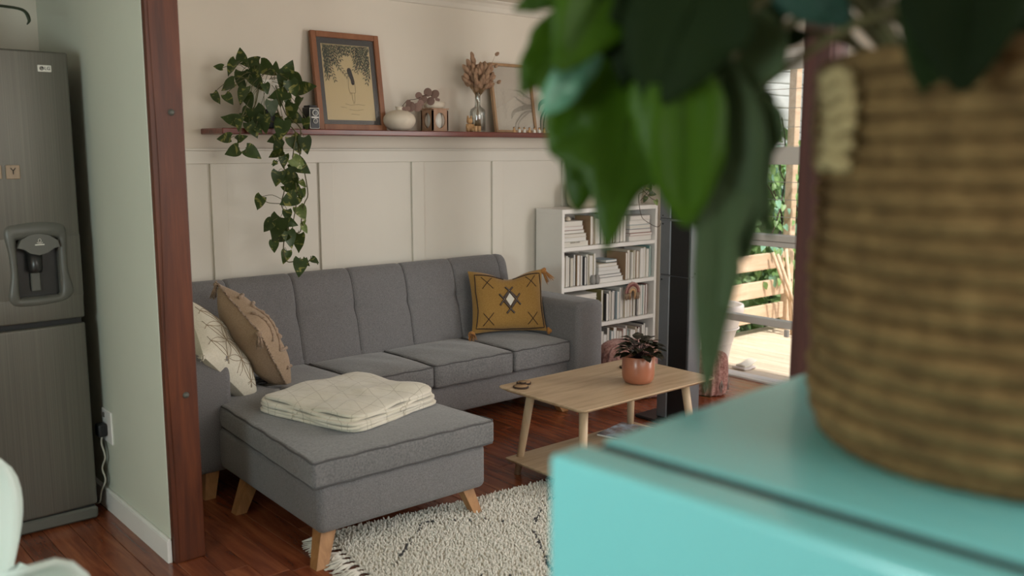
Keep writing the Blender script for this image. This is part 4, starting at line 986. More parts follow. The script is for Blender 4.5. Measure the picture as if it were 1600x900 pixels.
pframe(3.692, 4.030, .425, 'pale framed line drawing leaning behind the tiny peg figures on the shelf', M['frame_pale'], .017, None, M['paperwhite'], draw2)
# squat vase with a eucalyptus branch
vs_ = thing('round_vase', 'squat cream round vase with a small neck right of the figure print', 'vase', (2.955, 4.40, ST))
pr = spline([V((a, 0, b)) for a, b in ((.04, 0), (.07, .018), (.090, .052), (.082, .085), (.05, .108), (.022, .114), (.018, .124), (.024, .134))], 4)
MB().lathe([(p.x, p.z) for p in pr]+[(.018, .132), (.014, .12), (0, .118)], 40, (2.955, 4.40, ST)).build('vase_body', M['plaster'], vs_)
eu = thing('eucalyptus_branch', 'dried mauve eucalyptus sprig arching out of the squat cream vase', 'branch', (2.955, 4.40, ST+.12))
ep = spline([(2.955, 4.40, ST+.115), (2.968, 4.38, 1.748), (2.995, 4.375, 1.775), (3.05, 4.37, 1.785), (3.12, 4.37, 1.810), (3.17, 4.37, 1.802), (3.195, 4.37, 1.782)], 5); MB().tube(ep, .0018, 5).build('stem', M['twig'], eu)
def disc(name, m, r, n=14): return MB().add([(r*math.cos(2*PI*i/n), r*math.sin(2*PI*i/n)+r, .0) for i in range(n)]+[(0, r, .08*r)], [[i, (i+1) % n, n] for i in range(n)]).mesh(name, m)
dme = disc('round_leaf', M['eucalyptus'], .5)
rd = random.Random(6)
for (x, z, L, a) in ((2.975, 1.735, .026, 200), (2.985, 1.748, .03, 60), (3.0, 1.752, .028, 100), (2.99, 1.742, .026, 300), (3.03, 1.768, .058, 240), (3.045, 1.762, .05, 300), (3.075, 1.785, .040, 100), (3.085, 1.782, .038, 260), (3.12, 1.795, .05, 200), (3.125, 1.80, .05, 80), (3.155, 1.802, .052, 30), (3.16, 1.80, .048, 250), (3.185, 1.797, .02, 300), (3.195, 1.790, .018, 330), (2.97, 1.735, .024, 330)):
    a = math.radians(a); o = place_leaf('leaf', dme, eu, (x, 4.37+rd.uniform(-.008, .008), z), CR*math.cos(a)*.9+V((0, 0, math.sin(a))), TOC+V((rd.uniform(-.4, .4), 0, rd.uniform(-.3, .3))), L)
# wooden burner cube with oval holes
cb = thing('oil_burner', 'wooden cube burner with oval cut-outs on the shelf', 'burner', (3.209, 4.415, ST)); hx, hz0, hz1 = .056, ST, ST+.125
def holed(mat4):
    n = 28; hw, hh = hx, (hz1-hz0)/2; o = [(.035*math.cos(2*PI*i/n), .044*math.sin(2*PI*i/n)) for i in range(n)]; q = []
    for a, b in o:
        k = max(abs(a)/hw, abs(b)/hh); q.append((a/k, b/k))
    mb = MB(); vs = []
    for dep in (0, .009): vs += [(a, dep, b) for a, b in q]+[(a, dep, b) for a, b in o]
    fs = []
    for i in range(n):
        j = (i+1) % n; fs += [[i, j, n+j, n+i], [2*n+i, 3*n+i, 3*n+j, 2*n+j], [n+i, n+j, 3*n+j, 3*n+i], [i, 2*n+i, 2*n+j, j]]
    return mb.add(vs, fs, mat4).build('side_panel', M['cube_wood'], cb, smooth=False)
for ang in range(4): holed(Matrix.Translation((3.209, 4.415, (hz0+hz1)/2)) @ Matrix.Rotation(ang*PI/2, 4, 'Z') @ Matrix.Translation((0, -hx, 0)))
bx('top_panel', M['cube_wood'], cb, 3.150, 3.268, 4.356, 4.474, hz1, hz1+.006, .001); bx('bottom_panel', M['cube_wood'], cb, 3.163, 3.255, 4.369, 4.461, hz0, hz0+.008, .001)
MB().lathe([(.0, .009), (.043, .009), (.043, .118), (.040, .118), (.040, .015), (0, .015)], 28, (3.209, 4.415, hz0), caps=False).build('inner_cup', M['ceramic'], cb)
bo = thing('small_bowl', 'shallow cream bowl standing on top of the wooden burner cube', 'bowl', (3.205, 4.415, hz1+.006))
MB().lathe([(0, 0), (.05, .0), (.060, .012), (.064, .036), (.060, .036), (.055, .014), (0, .010)], 36, (3.205, 4.415, hz1+.006), caps=False).build('bowl_body', M['plaster'], bo)
# wooden figurine
fg = thing('wooden_figurine', 'small jointed pale wooden figurine sitting on the shelf beside the glass bottle', 'figurine', (3.43, 4.36, ST))
MB().rgrid((3.408, 4.352, ST), (3.448, 4.385, ST+.048), .010, (1, 1, 1)).build('torso', M['toy_wood'], fg); MB().rgrid((3.410, 4.350, ST+.049), (3.442, 4.382, ST+.082), .012, (1, 1, 1)).build('head', M['toy_wood'], fg)
for dx in (.004, .028): MB().tube([(3.41+dx, 4.366, ST+.078), (3.41+dx, 4.366, ST+.094)], .0055, 8).build('ear', M['toy_wood'], fg)
for dx in (0, .026): MB().tube([(3.424+dx, 4.352, ST+.012), (3.434+dx, 4.320, ST+.014)], [.010, .009], 10).build('leg', M['toy_wood'], fg); MB().tube([(3.434+dx, 4.317, ST+.002), (3.434+dx, 4.317, ST+.034)], .010, 10).build('foot', M['toy_wood'], fg)
for dx in (-.004, .045): MB().tube([(3.408+dx, 4.365, ST+.044), (3.406+dx, 4.352, ST+.018)], .006, 8).build('arm', M['toy_wood'], fg)
# bottle vase + dried bunny tails
gv = thing('glass_bottle_vase', 'clear glass bottle vase holding dried seed heads on the shelf', 'vase', (3.515, 4.40, ST))
MB().lathe([(0, .002), (.042, .002), (.047, .008), (.047, .118), (.043, .135), (.020, .150), (.0165, .16), (.0165, .225), (.020, .232), (.0175, .232), (.0145, .222), (.0145, .162), (.018, .147), (.041, .131), (.0445, .116), (.0445, .012), (0, .008)], 36, (3.515, 4.40, ST), caps=False).build('bottle', M['vaseglass'], gv)
bq = thing('dried_bouquet', 'bunch of dried straw coloured seed heads standing in the glass bottle', 'bouquet', (3.515, 4.40, ST+.01))
hm = MB()
prh = spline([V((a, 0, b)) for a, b in ((.001, 0), (.20, .08), (.30, .28), (.29, .55), (.19, .82), (.03, 1.0))], 3)
hm.lathe([(p.x, p.z) for p in prh], 9, f=lambda p: V((p.x*(1+.18*math.sin(p.z*40+math.atan2(p.y, p.x)*3)), p.y*(1+.18*math.sin(p.z*40+math.atan2(p.y, p.x)*3)), p.z))); head = hm.mesh('seed_head', M['bunny'])
rd = random.Random(13)
for i in range(145):
    a = rd.uniform(0, 2*PI); k = math.sqrt(rd.uniform(0, 1)); sx = .098*k*math.cos(a); sy = .05*k*math.sin(a); zt = 1.845+rd.uniform(0, .16)*(1-.3*k)+.03*k+(.06 if (sx < -.03 and rd.random() < .45) else 0)
    p2 = V((3.525+sx, 4.40+sy, zt)); neck = V((3.515+sx*.10, 4.40+sy*.12, ST+.19)); bot = V((3.515-sx*.28, 4.40-sy*.4, ST+.013))
    st = spline([bot, neck, neck.lerp(p2, .5)+V((-sx*.15, 0, 0)), p2], 3); MB().tube(st, .0011, 4, cap=False).build('stalk', M['straw'], bq)
    d = (st[-1]-st[-3]).normalized()+V((sx*2.2, sy*2, rd.uniform(-.2, .1))); q = d.normalized().to_track_quat('Z', 'Y').to_matrix().to_4x4(); L = rd.uniform(.036, .049)
    piece('seed_head', head, bq, W(bq).inverted() @ Matrix.Translation(p2-d.normalized()*L*.3) @ q @ Matrix.Scale(L, 4))
for p2 in ((3.645, 4.40, 1.995), (3.645, 4.39, 2.065), (3.65, 4.38, 1.90)):
    p2 = V(p2); st = spline([(3.515, 4.40, ST+.03), (3.517, 4.40, ST+.20), (3.57, 4.40, 1.92), p2], 4); MB().tube(st, .0009, 4).build('stalk', M['straw'], bq); piece('seed_head', head, bq, W(bq).inverted() @ Matrix.Translation(p2) @ V((.8, 0, .45)).to_track_quat('Z', 'Y').to_matrix().to_4x4() @ Matrix.Scale(.034, 4))
# tiny peg figures
for i in range(9):
    x = 3.742+.0415*i; t = thing('peg_figure', '%s from the left of the nine tiny peg figures lined up on the shelf' % ordinal(i), 'figurine', (x, 4.33, ST), group='tiny peg figures on the wall shelf')
    MB().lathe([(.0095, 0), (.0100, .008), (.0075, .018), (.005, .021), (.0, .022)], 12, (x, 4.33, ST), caps=False).build('body', M['ceramic'] if i % 3 else M['toy_wood'], t)
    MB().lathe([(.0, .020), (.005, .022), (.0065, .027), (.0055, .031), (0, .0335)], 12, (x, 4.33, ST), caps=False).build('head', M['toy_wood'], t); MB().lathe([(.0068, .028), (.006, .032), (0, .0355)], 12, (x, 4.331, ST), caps=False).build('hair', M['twig'], t)
# dark jointed plant at the right end of the shelf
ca = thing('potted_plant', 'dark strappy jointed plant on the right end of the wall shelf behind the pale frame', 'plant', (4.24, 4.41, ST))
MB().lathe([(0, 0), (.05, 0), (.065, .11), (.068, .115), (.06, .115), (.057, .10), (0, .10)], 28, (4.24, 4.41, ST), caps=False).build('pot', M['ceramic'], ca)
for pts, w in (([(4.22, 4.40, 1.715), (4.10, 4.36, 1.79), (4.02, 4.34, 1.765), (3.965, 4.33, 1.70), (3.955, 4.32, 1.625)], .006), ([(4.22, 4.40, 1.715), (4.12, 4.36, 1.79), (4.06, 4.34, 1.768), (4.0, 4.33, 1.72), (3.975, 4.32, 1.63)], .006), ([(4.22, 4.40, 1.715), (4.13, 4.37, 1.81), (4.05, 4.35, 1.815), (3.97, 4.34, 1.79), (3.945, 4.33, 1.745)], .016), ([(4.22, 4.40, 1.715), (4.16, 4.38, 1.80), (4.08, 4.36, 1.83), (4.03, 4.35, 1.865), (4.0, 4.34, 1.90)], .007), ([(4.22, 4.40, 1.715), (4.15, 4.38, 1.84), (4.09, 4.36, 1.89), (4.05, 4.35, 1.93), (4.0, 4.34, 1.935)], .007), ([(4.22, 4.40, 1.715), (4.25, 4.36, 1.84), (4.3, 4.34, 1.86)], .009)):
    m_ = MB(); strap(m_, pts, w, V((.3, -.8, .4))); o = m_.build('jointed_stem', M['cactusm'], ca); md = o.modifiers.new('s', 'SOLIDIFY'); md.thickness = .004

# ================================================================== bookcase and books
BX0, BX1, BY0, BY1 = 4.095, 5.02, 4.27, YW-.026
bc_ = thing('bookcase', 'low white bookcase with four shelves of books between the sofa and the flue', 'bookcase', (4.56, 4.4, 0))
bx('side_panel', M['white'], bc_, BX0, BX0+.022, BY0, BY1, 0, 1.098, .0015); bx('side_panel', M['white'], bc_, BX1-.022, BX1, BY0, BY1, 0, 1.098, .0015)
bx('top_panel', M['white'], bc_, BX0, BX1, BY0, BY1, 1.098, 1.126, .0015); bx('back_panel', M['white'], bc_, BX0+.022, BX1-.022, BY1-.008, BY1, .06, 1.098, .001)
SZ = [.880, .617, .352, .088]
for z in SZ: bx('shelf', M['white'], bc_, BX0+.022, BX1-.022, BY0+.002, BY1-.008, z-.026, z, .0015)
bx('plinth', M['white'], bc_, BX0+.022, BX1-.022, BY0+.02, BY0+.035, 0, .062, .0015)
rd = random.Random(31)
ROW = ['top', 'second', 'third', 'bottom']
def book(mt, w, h, d, col, label, grp):
    # upright local: width x, depth y (0 = page edge facing the room), height z
    t = thing('book', label, 'book', mt.to_translation(), group=grp); t.rotation_euler = mt.to_euler(); c = .0022
    mb = MB(); mb.box(-w/2, -w/2+c, 0, d, 0, h, .0005); mb.box(w/2-c, w/2, 0, d, 0, h, .0005); mb.box(-w/2+c, w/2-c, d-c, d, 0, h, .0005); mb.build('cover', M['book_'+col], t, True, smooth=False)
    bx('page_block', M['pages'], t, -w/2+c, w/2-c, .003, d-c, .003, h-.003, .0008, True)
    return t
def run(row, x0, x1, hmin, hmax, cols, where, side):
    x = x0; i = 0; z = SZ[row]
    while True:
        w = rd.choice((.014, .018, .022, .026, .030, .036)); 
        if x+w > x1: break
        h = rd.uniform(hmin, hmax); col = cols[i % len(cols)]; y = BY0+rd.uniform(.012, .035)
        size = 'thin' if w < .02 else ('thick' if w > .028 else 'medium')
        book(Matrix.Translation((x+w/2, y, z+.0005)), w-.0006, h, min(rd.uniform(.14, .18), BY1-.012-y), col, '%s %s upright book, %s from the left in the %s' % (size, col, ordinal(i), where), side)
        x += w+rd.choice((0.0005, .001, .001, .006)); i += 1
def stack(row, x0, x1, ths, cols, where, grp, taper=.0, zz=None):
    z = SZ[row] if zz is None else zz; n_ = len(ths)
    for i, (th, col) in enumerate(zip(ths, cols)):
        L = (x1-x0)-taper*i-rd.uniform(0, .008)
        # flat: rotate the upright book so that its height runs along x
        mt = Matrix.Translation((x0+.001, BY0+.014+rd.uniform(0, .012), z+th/2+.0005)) @ Matrix.Rotation(PI/2, 4, 'Y')
        pos = ['lowest', 'second lowest', 'third lowest', 'fourth lowest', 'fifth lowest', 'sixth lowest'][i] if i < n_-1 else 'topmost'
        t = book(mt, th-.0006, L, .17, col, '%s flat book, %s of the %s' % (col, pos, where), grp)
        z += th
        if row == 0 and i == 0 and x0 < 4.2: text('page_print', 'BERLIN CITIES', .014, M['inkgrey'], t, FACE(x0+L/2-.01, BY0+.0145, SZ[0]+.028)).name = 'page_print'
    return z
zt = stack(0, 4.122, 4.352, (.034, .027, .024, .022, .026, .034), ('white', 'white', 'cream', 'grey', 'pink', 'white'), 'top shelf left stack', 'books stacked flat on the bookcase', .010)
run(0, 4.375, 4.745, .165, .200, ('tan', 'white', 'cream', 'charcoal', 'white', 'olive', 'white', 'grey', 'cream', 'maroon', 'white', 'charcoal', 'cream', 'white', 'tan'), 'top shelf middle row', 'upright books on the bookcase')
stack(0, 4.755, 4.992, (.036, .018, .028, .030, .032, .030), ('white', 'pink', 'maroon', 'blue', 'white', 'white'), 'top shelf right stack', 'books stacked flat on the bookcase', .005)
run(1, 4.121, 4.442, .185, .212, ('cream', 'white', 'charcoal', 'cream', 'white', 'grey', 'tan', 'white', 'charcoal', 'white', 'cream', 'olive', 'white'), 'second shelf left row', 'upright books on the bookcase')
zt = stack(1, 4.452, 4.700, (.034, .022, .026, .026, .022), ('white', 'charcoal', 'white', 'white', 'cream'), 'second shelf middle stack', 'books stacked flat on the bookcase', .016)
run(1, 4.716, 4.994, .185, .228, ('tan', 'cream', 'white', 'olive', 'white', 'tan', 'white', 'cream', 'white', 'teal', 'teal', 'grey'), 'second shelf right row', 'upright books on the bookcase')
book(Matrix.Translation((4.535, BY0+.03, zt+.0125)) @ Matrix.Rotation(math.radians(90), 4, 'Y') @ Matrix.Rotation(math.radians(0), 4, 'Z'), .016, .11, .15, 'blue', 'small pale blue book lying on top of the middle stack on the second shelf', 'books stacked flat on the bookcase')
stack(2, 4.122, 4.485, (.05, .05, .04, .035, .030), ('white', 'grey', 'white', 'cream', 'white'), 'third shelf left stack by the sofa arm', 'books stacked flat on the bookcase', .012)
run(2, 4.497, 4.994, .185, .222, ('olive', 'charcoal', 'white', 'white', 'charcoal', 'blue', 'white', 'white', 'cream', 'white', 'tan', 'white', 'cream', 'charcoal', 'white', 'teal', 'white', 'maroon', 'cream', 'white', 'white'), 'third shelf row', 'upright books on the bookcase')
run(3, 4.46, 4.994, .165, .215, ('charcoal', 'white', 'white', 'grey', 'blue', 'tan', 'tan', 'white', 'pink', 'white', 'teal', 'white', 'tan', 'cream', 'white', 'maroon', 'white', 'charcoal', 'white', 'grey', 'white'), 'bottom shelf row', 'upright books on the bookcase')
for i, (x, lab) in enumerate(((4.385, 'left one of two rough grey stones in front of the second shelf books'), (4.425, 'right one of two rough grey stones in front of the second shelf books'))):
    o = MB().lathe([(0, 0), (.014, .002), (.019, .018), (.018, .045), (.012, .062), (0, .066)], 14, (x, BY0+.006-.0, SZ[1]), f=lambda p: p+V((.002*math.sin(p.z*190+p.x*300), min(0.006, .002*math.sin(p.x*400)), 0)), caps=False).build('grey_stone', M['book_grey'], None); tag(o, lab, 'stone')
o = MB().lathe([(0, 0), (.018, .003), (.022, .012), (.014, .024), (0, .03)], 14, (4.20, BY0+.06, SZ[0]+.1672), caps=False).build('sea_shell', M['plaster'], None); tag(o, 'small pale shell on top of the left stack on the top shelf', 'shell')
# rainbow hanging
rb = thing('rainbow_hanging', 'small pink and cream yarn rainbow hanging from the second bookcase shelf', 'wall hanging', (4.755, BY0-.012, .47))
cx, cz, yy_ = 4.757, .528, BY0-.014
for r, m in ((.068, 'pinkfab'), (.053, 'pinkdark'), (.038, 'tan'), (.024, 'toy_wood')):
    MB().tube([(cx+r*math.cos(a), yy_, cz+r*math.sin(a)) for a in [i*PI/16 for i in range(17)]], .0078, 10).build('yarn_arch', M[m], rb)
    for sg in (-1, 1):
        mb = MB()
        for q in range(9):
            dx = rd.uniform(-.008, .008); mb.tube([(cx+sg*r+dx*.5, yy_+rd.uniform(-.005, .005), cz), (cx+sg*r+dx*1.5, yy_+rd.uniform(-.007, .006), cz-rd.uniform(.035, .05))], [.0026, .0016], 4)
        mb.build('yarn_fringe', M['tan' if r > .03 else 'toy_wood'], rb)
MB().tube([(cx, yy_, cz+.07), (cx, BY0-.003, SZ[1]-.006)], .0012, 5).build('string', M['straw'], rb)
# pots on the bookcase
rp = thing('round_pot', 'round cream pot on the left of the bookcase top behind the big leaf', 'pot', (4.41, 4.40, 1.126))
MB().lathe([(0, 0), (.085, 0), (.105, .03), (.11, .09), (.095, .15), (.08, .165), (.076, .16), (.09, .14), (.1, .09), (0, .06)], 36, (4.41, 4.40, 1.1265), caps=False).build('pot_body', M['plaster'], rp)
vp = thing('vine_plant', 'wiry vine with yellow green leaves in a white pot on the bookcase top', 'plant', (4.90, 4.41, 1.126))
MB().lathe([(0, 0), (.058, 0), (.062, .004), (.085, .17), (.088, .185), (.081, .185), (.075, .16), (0, .155)], 36, (4.90, 4.41, 1.1265), caps=False).build('pot', M['ceramic'], vp); MB().lathe([(.074, 0), (0, .006)], 20, (4.90, 4.41, 1.285), caps=False).build('soil', M['soil'], vp)
def k_(x, z, y): f = y/4.38; return V((x*f, y, 1.5+(z-1.5)*f))
b0 = V((4.90, 4.41, 1.285))
for pts in ([b0, (4.87, 4.40, 1.35), k_(4.84, 1.36, 4.36), k_(4.85, 1.40, 4.33), k_(4.95, 1.46, 4.28), k_(5.08, 1.513, 4.22), k_(5.19, 1.545, 4.15)], [(4.86, 4.38, 1.38), k_(4.88, 1.405, 4.33), k_(5.0, 1.435, 4.25), k_(5.186, 1.455, 4.15)], [(4.86, 4.38, 1.38), k_(4.9, 1.345, 4.33), k_(4.93, 1.33, 4.30)], [b0, k_(4.93, 1.29, 4.36), k_(5.0, 1.34, 4.30), k_(5.09, 1.385, 4.22)], [b0, k_(4.95, 1.28, 4.3), k_(5.05, 1.27, 4.25), k_(5.16, 1.26, 4.15)], [b0, k_(4.99, 1.22, 4.26), k_(4.94, 1.19, 4.24), k_(4.97, 1.05, 4.22), k_(5.03, 1.0, 4.20), k_(5.16, .955, 4.13), k_(5.21, 1.02, 4.12)], [k_(4.99, 1.22, 4.26), k_(5.08, 1.16, 4.2), k_(5.15, 1.14, 4.14)], [k_(5.09, 1.29, 4.25), k_(5.05, 1.22, 4.22), k_(4.96, 1.15, 4.22)]):
    MB().tube(spline(pts, 5), .0022, 5).build('vine', M['twig'], vp)
vl = [leafmesh('vine_leaf', M['pothos_pale'], heart, 8, .25, .4), leafmesh('vine_leaf', M['pothos'], heart, 8, .2, .2)]
for (x, z, a, L, mi) in ((4.93, 1.345, 260, .115, 0), (4.99, 1.345, 280, .085, 0), (4.81, 1.33, 255, .10, 0), (4.80, 1.24, 240, .10, 1), (5.09, 1.39, 90, .03, 0), (5.09, 1.375, 300, .03, 0), (5.10, 1.30, 270, .05, 1), (5.04, 1.22, 70, .06, 1), (5.05, 1.20, 350, .055, 1), (5.02, 1.18, 250, .05, 1), (5.12, 1.15, 290, .045, 0), (5.16, 1.455, 280, .09, 0), (4.86, 1.37, 200, .07, 1)):
    a = math.radians(a); p = k_(x, z, 4.24); place_leaf('leaf', vl[mi], vp, p, CR*math.cos(a)+V((0, 0, math.sin(a))), TOC+V((R.uniform(-.5, .5), 0, R.uniform(-.2, .4))), L)

# ================================================================== outdoors
struct(bx('ground', M['ground'], None, XR+.2, 18, -4, 18, -.75, -.70))
dk = thing('timber_deck', 'sunlit bleached timber deck outside the glazed door', 'deck', (6.2, 3.5, -.03))
x = XR+.13
while x < 7.25:
    bx('deck_board', M['deck'], dk, x, x+.112, -.5, 4.62, -.055, -.03, .004); x += .117
for yy in (.2, 1.6, 3.0, 4.4): bx('joist', M['rail'], dk, XR+.13, 7.25, yy, yy+.05, -.2, -.056)
rl = thing('deck_railing', 'pale pine railing of three wide boards along the back of the deck', 'railing', (6.1, 4.47, -.03))
for z0 in (.515, .285, .08): bx('rail_board', M['rail'], rl, 5.24, 6.90, 4.445, 4.475, z0, z0+.135, .004)
bx('post', M['rail'], rl, 5.26, 5.34, 4.476, 4.55, -.03, .68)
pg = thing('timber_post', 'pale pine pergola post rising from the deck at the end of the railing', 'post', (6.96, 4.46, -.03))
bx('post_shaft', M['rail'], pg, 6.915, 6.99, 4.415, 4.49, -.03, 3.0, .006)
for zb in (.10, .24, .40): MB().lathe([(.012, 0), (.012, .004), (0, .006)], 8, caps=False, mat=FACE(6.952, 4.415, zb)).build('bolt', M['greyplastic'], pg)
fcx = thing('folding_chair', 'folded wooden deck chair with crossing slats leaning by the pergola post', 'chair', (6.7, 4.2, -.03))
for a, b in (((6.56, 4.30, .66), (6.80, 4.16, -.03)), ((6.74, 4.34, .68), (6.66, 4.16, -.03)), ((6.64, 4.40, .66), (6.90, 4.26, -.03)), ((6.84, 4.40, .68), (6.76, 4.26, -.03))):
    MB().tube([a, b], .014, 6).build('frame_slat', M['rail'], fcx)
MB().tube([(6.69, 4.23, .28), (6.82, 4.33, .28)], .012, 8).build('pivot_rod', M['alu'], fcx)
ur = thing('garden_urn', 'large white flared pot with dry soil standing on the deck by the window', 'pot', (5.44, 4.07, -.03))
pr = spline([V((a, 0, b)) for a, b in ((.105, 0), (.112, .05), (.135, .16), (.165, .26), (.185, .33), (.190, .345), (.190, .36), (.202, .37), (.208, .40), (.204, .43), (.196, .435))], 3)
MB().lathe([(0, 0)]+[(p.x, p.z) for p in pr]+[(.180, .43), (.176, .39), (0, .385)], 48, (5.44, 4.07, -.03), caps=False).build('pot', M['urn'], ur)
MB().lathe([(.177, 0), (.1, .012), (0, .02)], 30, (5.44, 4.07, .36), caps=False, f=lambda p: p+V((0, 0, .008*math.sin(p.x*90)*math.sin(p.y*80)))).build('dry_soil', M['ground'], ur)
for a, r in ((.166, .006), (.10, .004)):
    MB().tube([(5.44+a*1.0*math.cos(t)*(1.05), 4.07+a*1.05*math.sin(t), -.03+(.262 if a > .15 else .04)) for t in [i*PI/20 for i in range(40)]], r, 6, closed=True).build('pot_band', M['urn'], ur)
cl = thing('folded_cloth', 'pale folded cloth lying on the deck just outside the sill', 'cloth', (5.42, 3.80, -.03))
MB().rgrid((5.36, 3.74, -.029), (5.50, 3.85, -.010), .008, (4, 4, 1), lambda p: p+V((0, 0, .004*math.sin(p.x*60)))).build('lower_fold', M['urn'], cl); MB().rgrid((5.38, 3.75, -.009), (5.52, 3.83, .010), .008, (4, 4, 1), lambda p: p+V((0, 0, .02*max(0, (p.x-5.44)/.06)+.003*math.sin(p.y*80)))).build('upper_fold', M['cream'], cl)
hs = thing('weatherboard_house', 'pale grey weatherboard wall of the neighbouring house behind the greenery', 'house', (10.4, 7.6, -.7))
bx('house_wall', M['cladding'], hs, 6.0, 16, 9.05, 9.2, -.7, 4.2)
for i in range(24): bx('weatherboard', M['cladding'], hs, 6.0, 16, 9.0, 9.06, -.6+.2*i, -.6+.2*i+.19, .012)
bx('window_frame', M['white'], hs, 8.6, 9.9, 8.97, 9.01, 1.1, 2.3); bx('window_pane', M['darkplastic'], hs, 8.68, 9.82, 8.965, 8.972, 1.18, 2.22)
rd = random.Random(77)
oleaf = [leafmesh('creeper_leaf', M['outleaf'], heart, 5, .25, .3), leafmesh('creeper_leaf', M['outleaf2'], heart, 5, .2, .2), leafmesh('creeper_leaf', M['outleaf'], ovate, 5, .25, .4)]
def rvec(): return V((rd.gauss(0, 1), rd.gauss(0, 1), rd.gauss(0, 1))).normalized()
cv = thing('climbing_creeper', 'leafy green creeper climbing the pergola post and wires outside the window', 'creeper', (6.6, 4.5, -.03))
stems = []
for k in range(7):
    x0 = rd.uniform(6.45, 7.5); pts = [V((x0, 4.52, .45))]
    for j in range(6): pts.append(pts[-1]+V((rd.uniform(-.22, .22), rd.uniform(-.05, .05), .22)))
    sp_ = spline(pts, 4); stems.append(sp_); MB().tube(sp_, .006, 5).build('stem', M['twig'], cv)
for i in range(290):
    sp_ = rd.choice(stems); p = rd.choice(sp_)+V((rd.gauss(0, .09), rd.uniform(-.12, .08), rd.gauss(0, .05)))
    if p.z > 1.80: continue
    if 6.86 < p.x < 7.04 and p.y < 4.53: p.y = 4.36 if rd.random() < .6 else 4.57
    place_leaf('leaf', oleaf[i % 3], cv, p, V((rd.uniform(-.6, .6), -.3, -.8)), V((-.5, -.7, .4))+rvec()*.5, rd.uniform(.05, .10))
def hedge(name, label, x0, x1, y0, y1, z0, z1, n, m, size):
    t = thing(name, label, 'hedge', ((x0+x1)/2, (y0+y1)/2, -.7)); vs, fs = [], []
    for i in range(n):
        x, y, z = rd.uniform(x0, x1), y0+(y1-y0)*rd.random()**1.6, rd.uniform(z0, z1)
        if z > z1-.35-.25*math.sin(x*3.1)-.15*math.sin(x*7.7): z -= rd.uniform(.2, .8)
        L = rd.uniform(*size); d = (V((0, 0, -.5))+rvec()).normalized(); nn_ = (V((-.4, -.6, .6))+rvec()*.8); nn_ = (nn_-d*nn_.dot(d)).normalized(); s_ = d.cross(nn_)
        p = V((x, y, z)); b = len(vs); w = L*.36
        vs += [p, p+d*L*.35+s_*w-nn_*w*.2, p+d*L*.4, p+d*L*.35-s_*w-nn_*w*.2, p+d*L*.75+s_*w*.6-nn_*.1*w, p+d*L*.75-s_*w*.6-nn_*.1*w, p+d*L-nn_*L*.12]
        fs += [[b, b+1, b+2], [b, b+2, b+3], [b+1, b+4, b+2], [b+2, b+5, b+3], [b+2, b+4, b+6], [b+2, b+6, b+5]]
    mb = MB(); mb.v = vs; mb.f = fs; stuff(mb.build('foliage', m, t))
    for k in range(6):
        x = x0+(x1-x0)*(k+.5)/6; MB().tube(spline([(x, y0+.4, -.7), (x+rd.uniform(-.1, .1), y0+.4, z0*.3+.2), (x+rd.uniform(-.3, .3), y0+.4, z1-.5)], 4), .02, 6).build('branch', M['bark'], t)
hedge('garden_hedge', 'dense sunlit green hedge just beyond the deck railing', 5.3, 9.6, 4.75, 6.3, -.7, 1.62, 15000, M['outleaf'], (.07, .13))
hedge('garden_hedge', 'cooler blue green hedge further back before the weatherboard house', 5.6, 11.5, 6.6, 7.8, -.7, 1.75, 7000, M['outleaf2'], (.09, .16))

# ================================================================== foreground: turquoise fridge
tf = thing('turquoise_fridge', 'glossy turquoise bar fridge with rounded door in the blurred foreground', 'refrigerator', (.667, .642, 0), math.radians(3.6))
# local: door face towards -x, far side at y=0, near side at y=-.62
def topround(p): return p
MB().rgrid((.007, -.62, .06), (.62, 0, 1.2045), .007, (4, 4, 6)).build('cabinet', M['teal'], tf, local=True)
MB().rgrid((-.066, -.622, .07), (-.013, .006, 1.2045), .007, (1, 4, 6)).build('door', M['teal'], tf, local=True)
bx('door_gasket', M['gasket'], tf, -.014, .008, -.612, -.008, .08, 1.2015, .002, True)
bx('plinth', M['gasket'], tf, .02, .60, -.61, -.01, .0, .062, .004, True)
MB().tube(spline([(-.066, -.56, .72), (-.105, -.56, .74), (-.11, -.56, .86), (-.105, -.56, .98), (-.066, -.56, 1.0)], 5), .011, 10).build('handle', M['alu'], tf, local=True)
# ================================================================== straw basket
bkx, bky, bkz = 1.003, .351, 1.205
bs = thing('straw_basket', 'large coiled straw plant basket with woven handles on the turquoise fridge', 'basket', (bkx, bky, bkz))
NR = 19; HB = .385
def brad(z): 
    t = z/HB; return .190+.016*min(1, t/.08)**.5+.012*t+.004*math.sin(t*5)
for i in range(NR):
    z = HB*(i+.5)/NR; r = brad(z); hr = HB/NR*.53; ns = 96; mb = MB()
    def f(u, v, r=r, z=z, hr=hr, i=i):
        a = u*2*PI; b = v*2*PI; st = 1+.10*math.sin(a*48+i*1.3)*(.5+.5*math.cos(b)); wob = .0025*math.sin(3*a+i)+.0015*math.sin(7*a+2.1*i)
        rr_ = r+wob+hr*.85*math.cos(b)*st; return V((bkx+rr_*math.cos(a), bky+rr_*math.sin(a), bkz+z+hr*math.sin(b)*st))
    mb.grid(ns*2, 9, f, wrapu=True); mb.build('coil', M['basket'], bs)
MB().lathe([(0, .001), (.19, .001), (.198, .012), (.19, .012), (0, .008)], 48, (bkx, bky, bkz), caps=False).build('basket_base', M['basket'], bs)
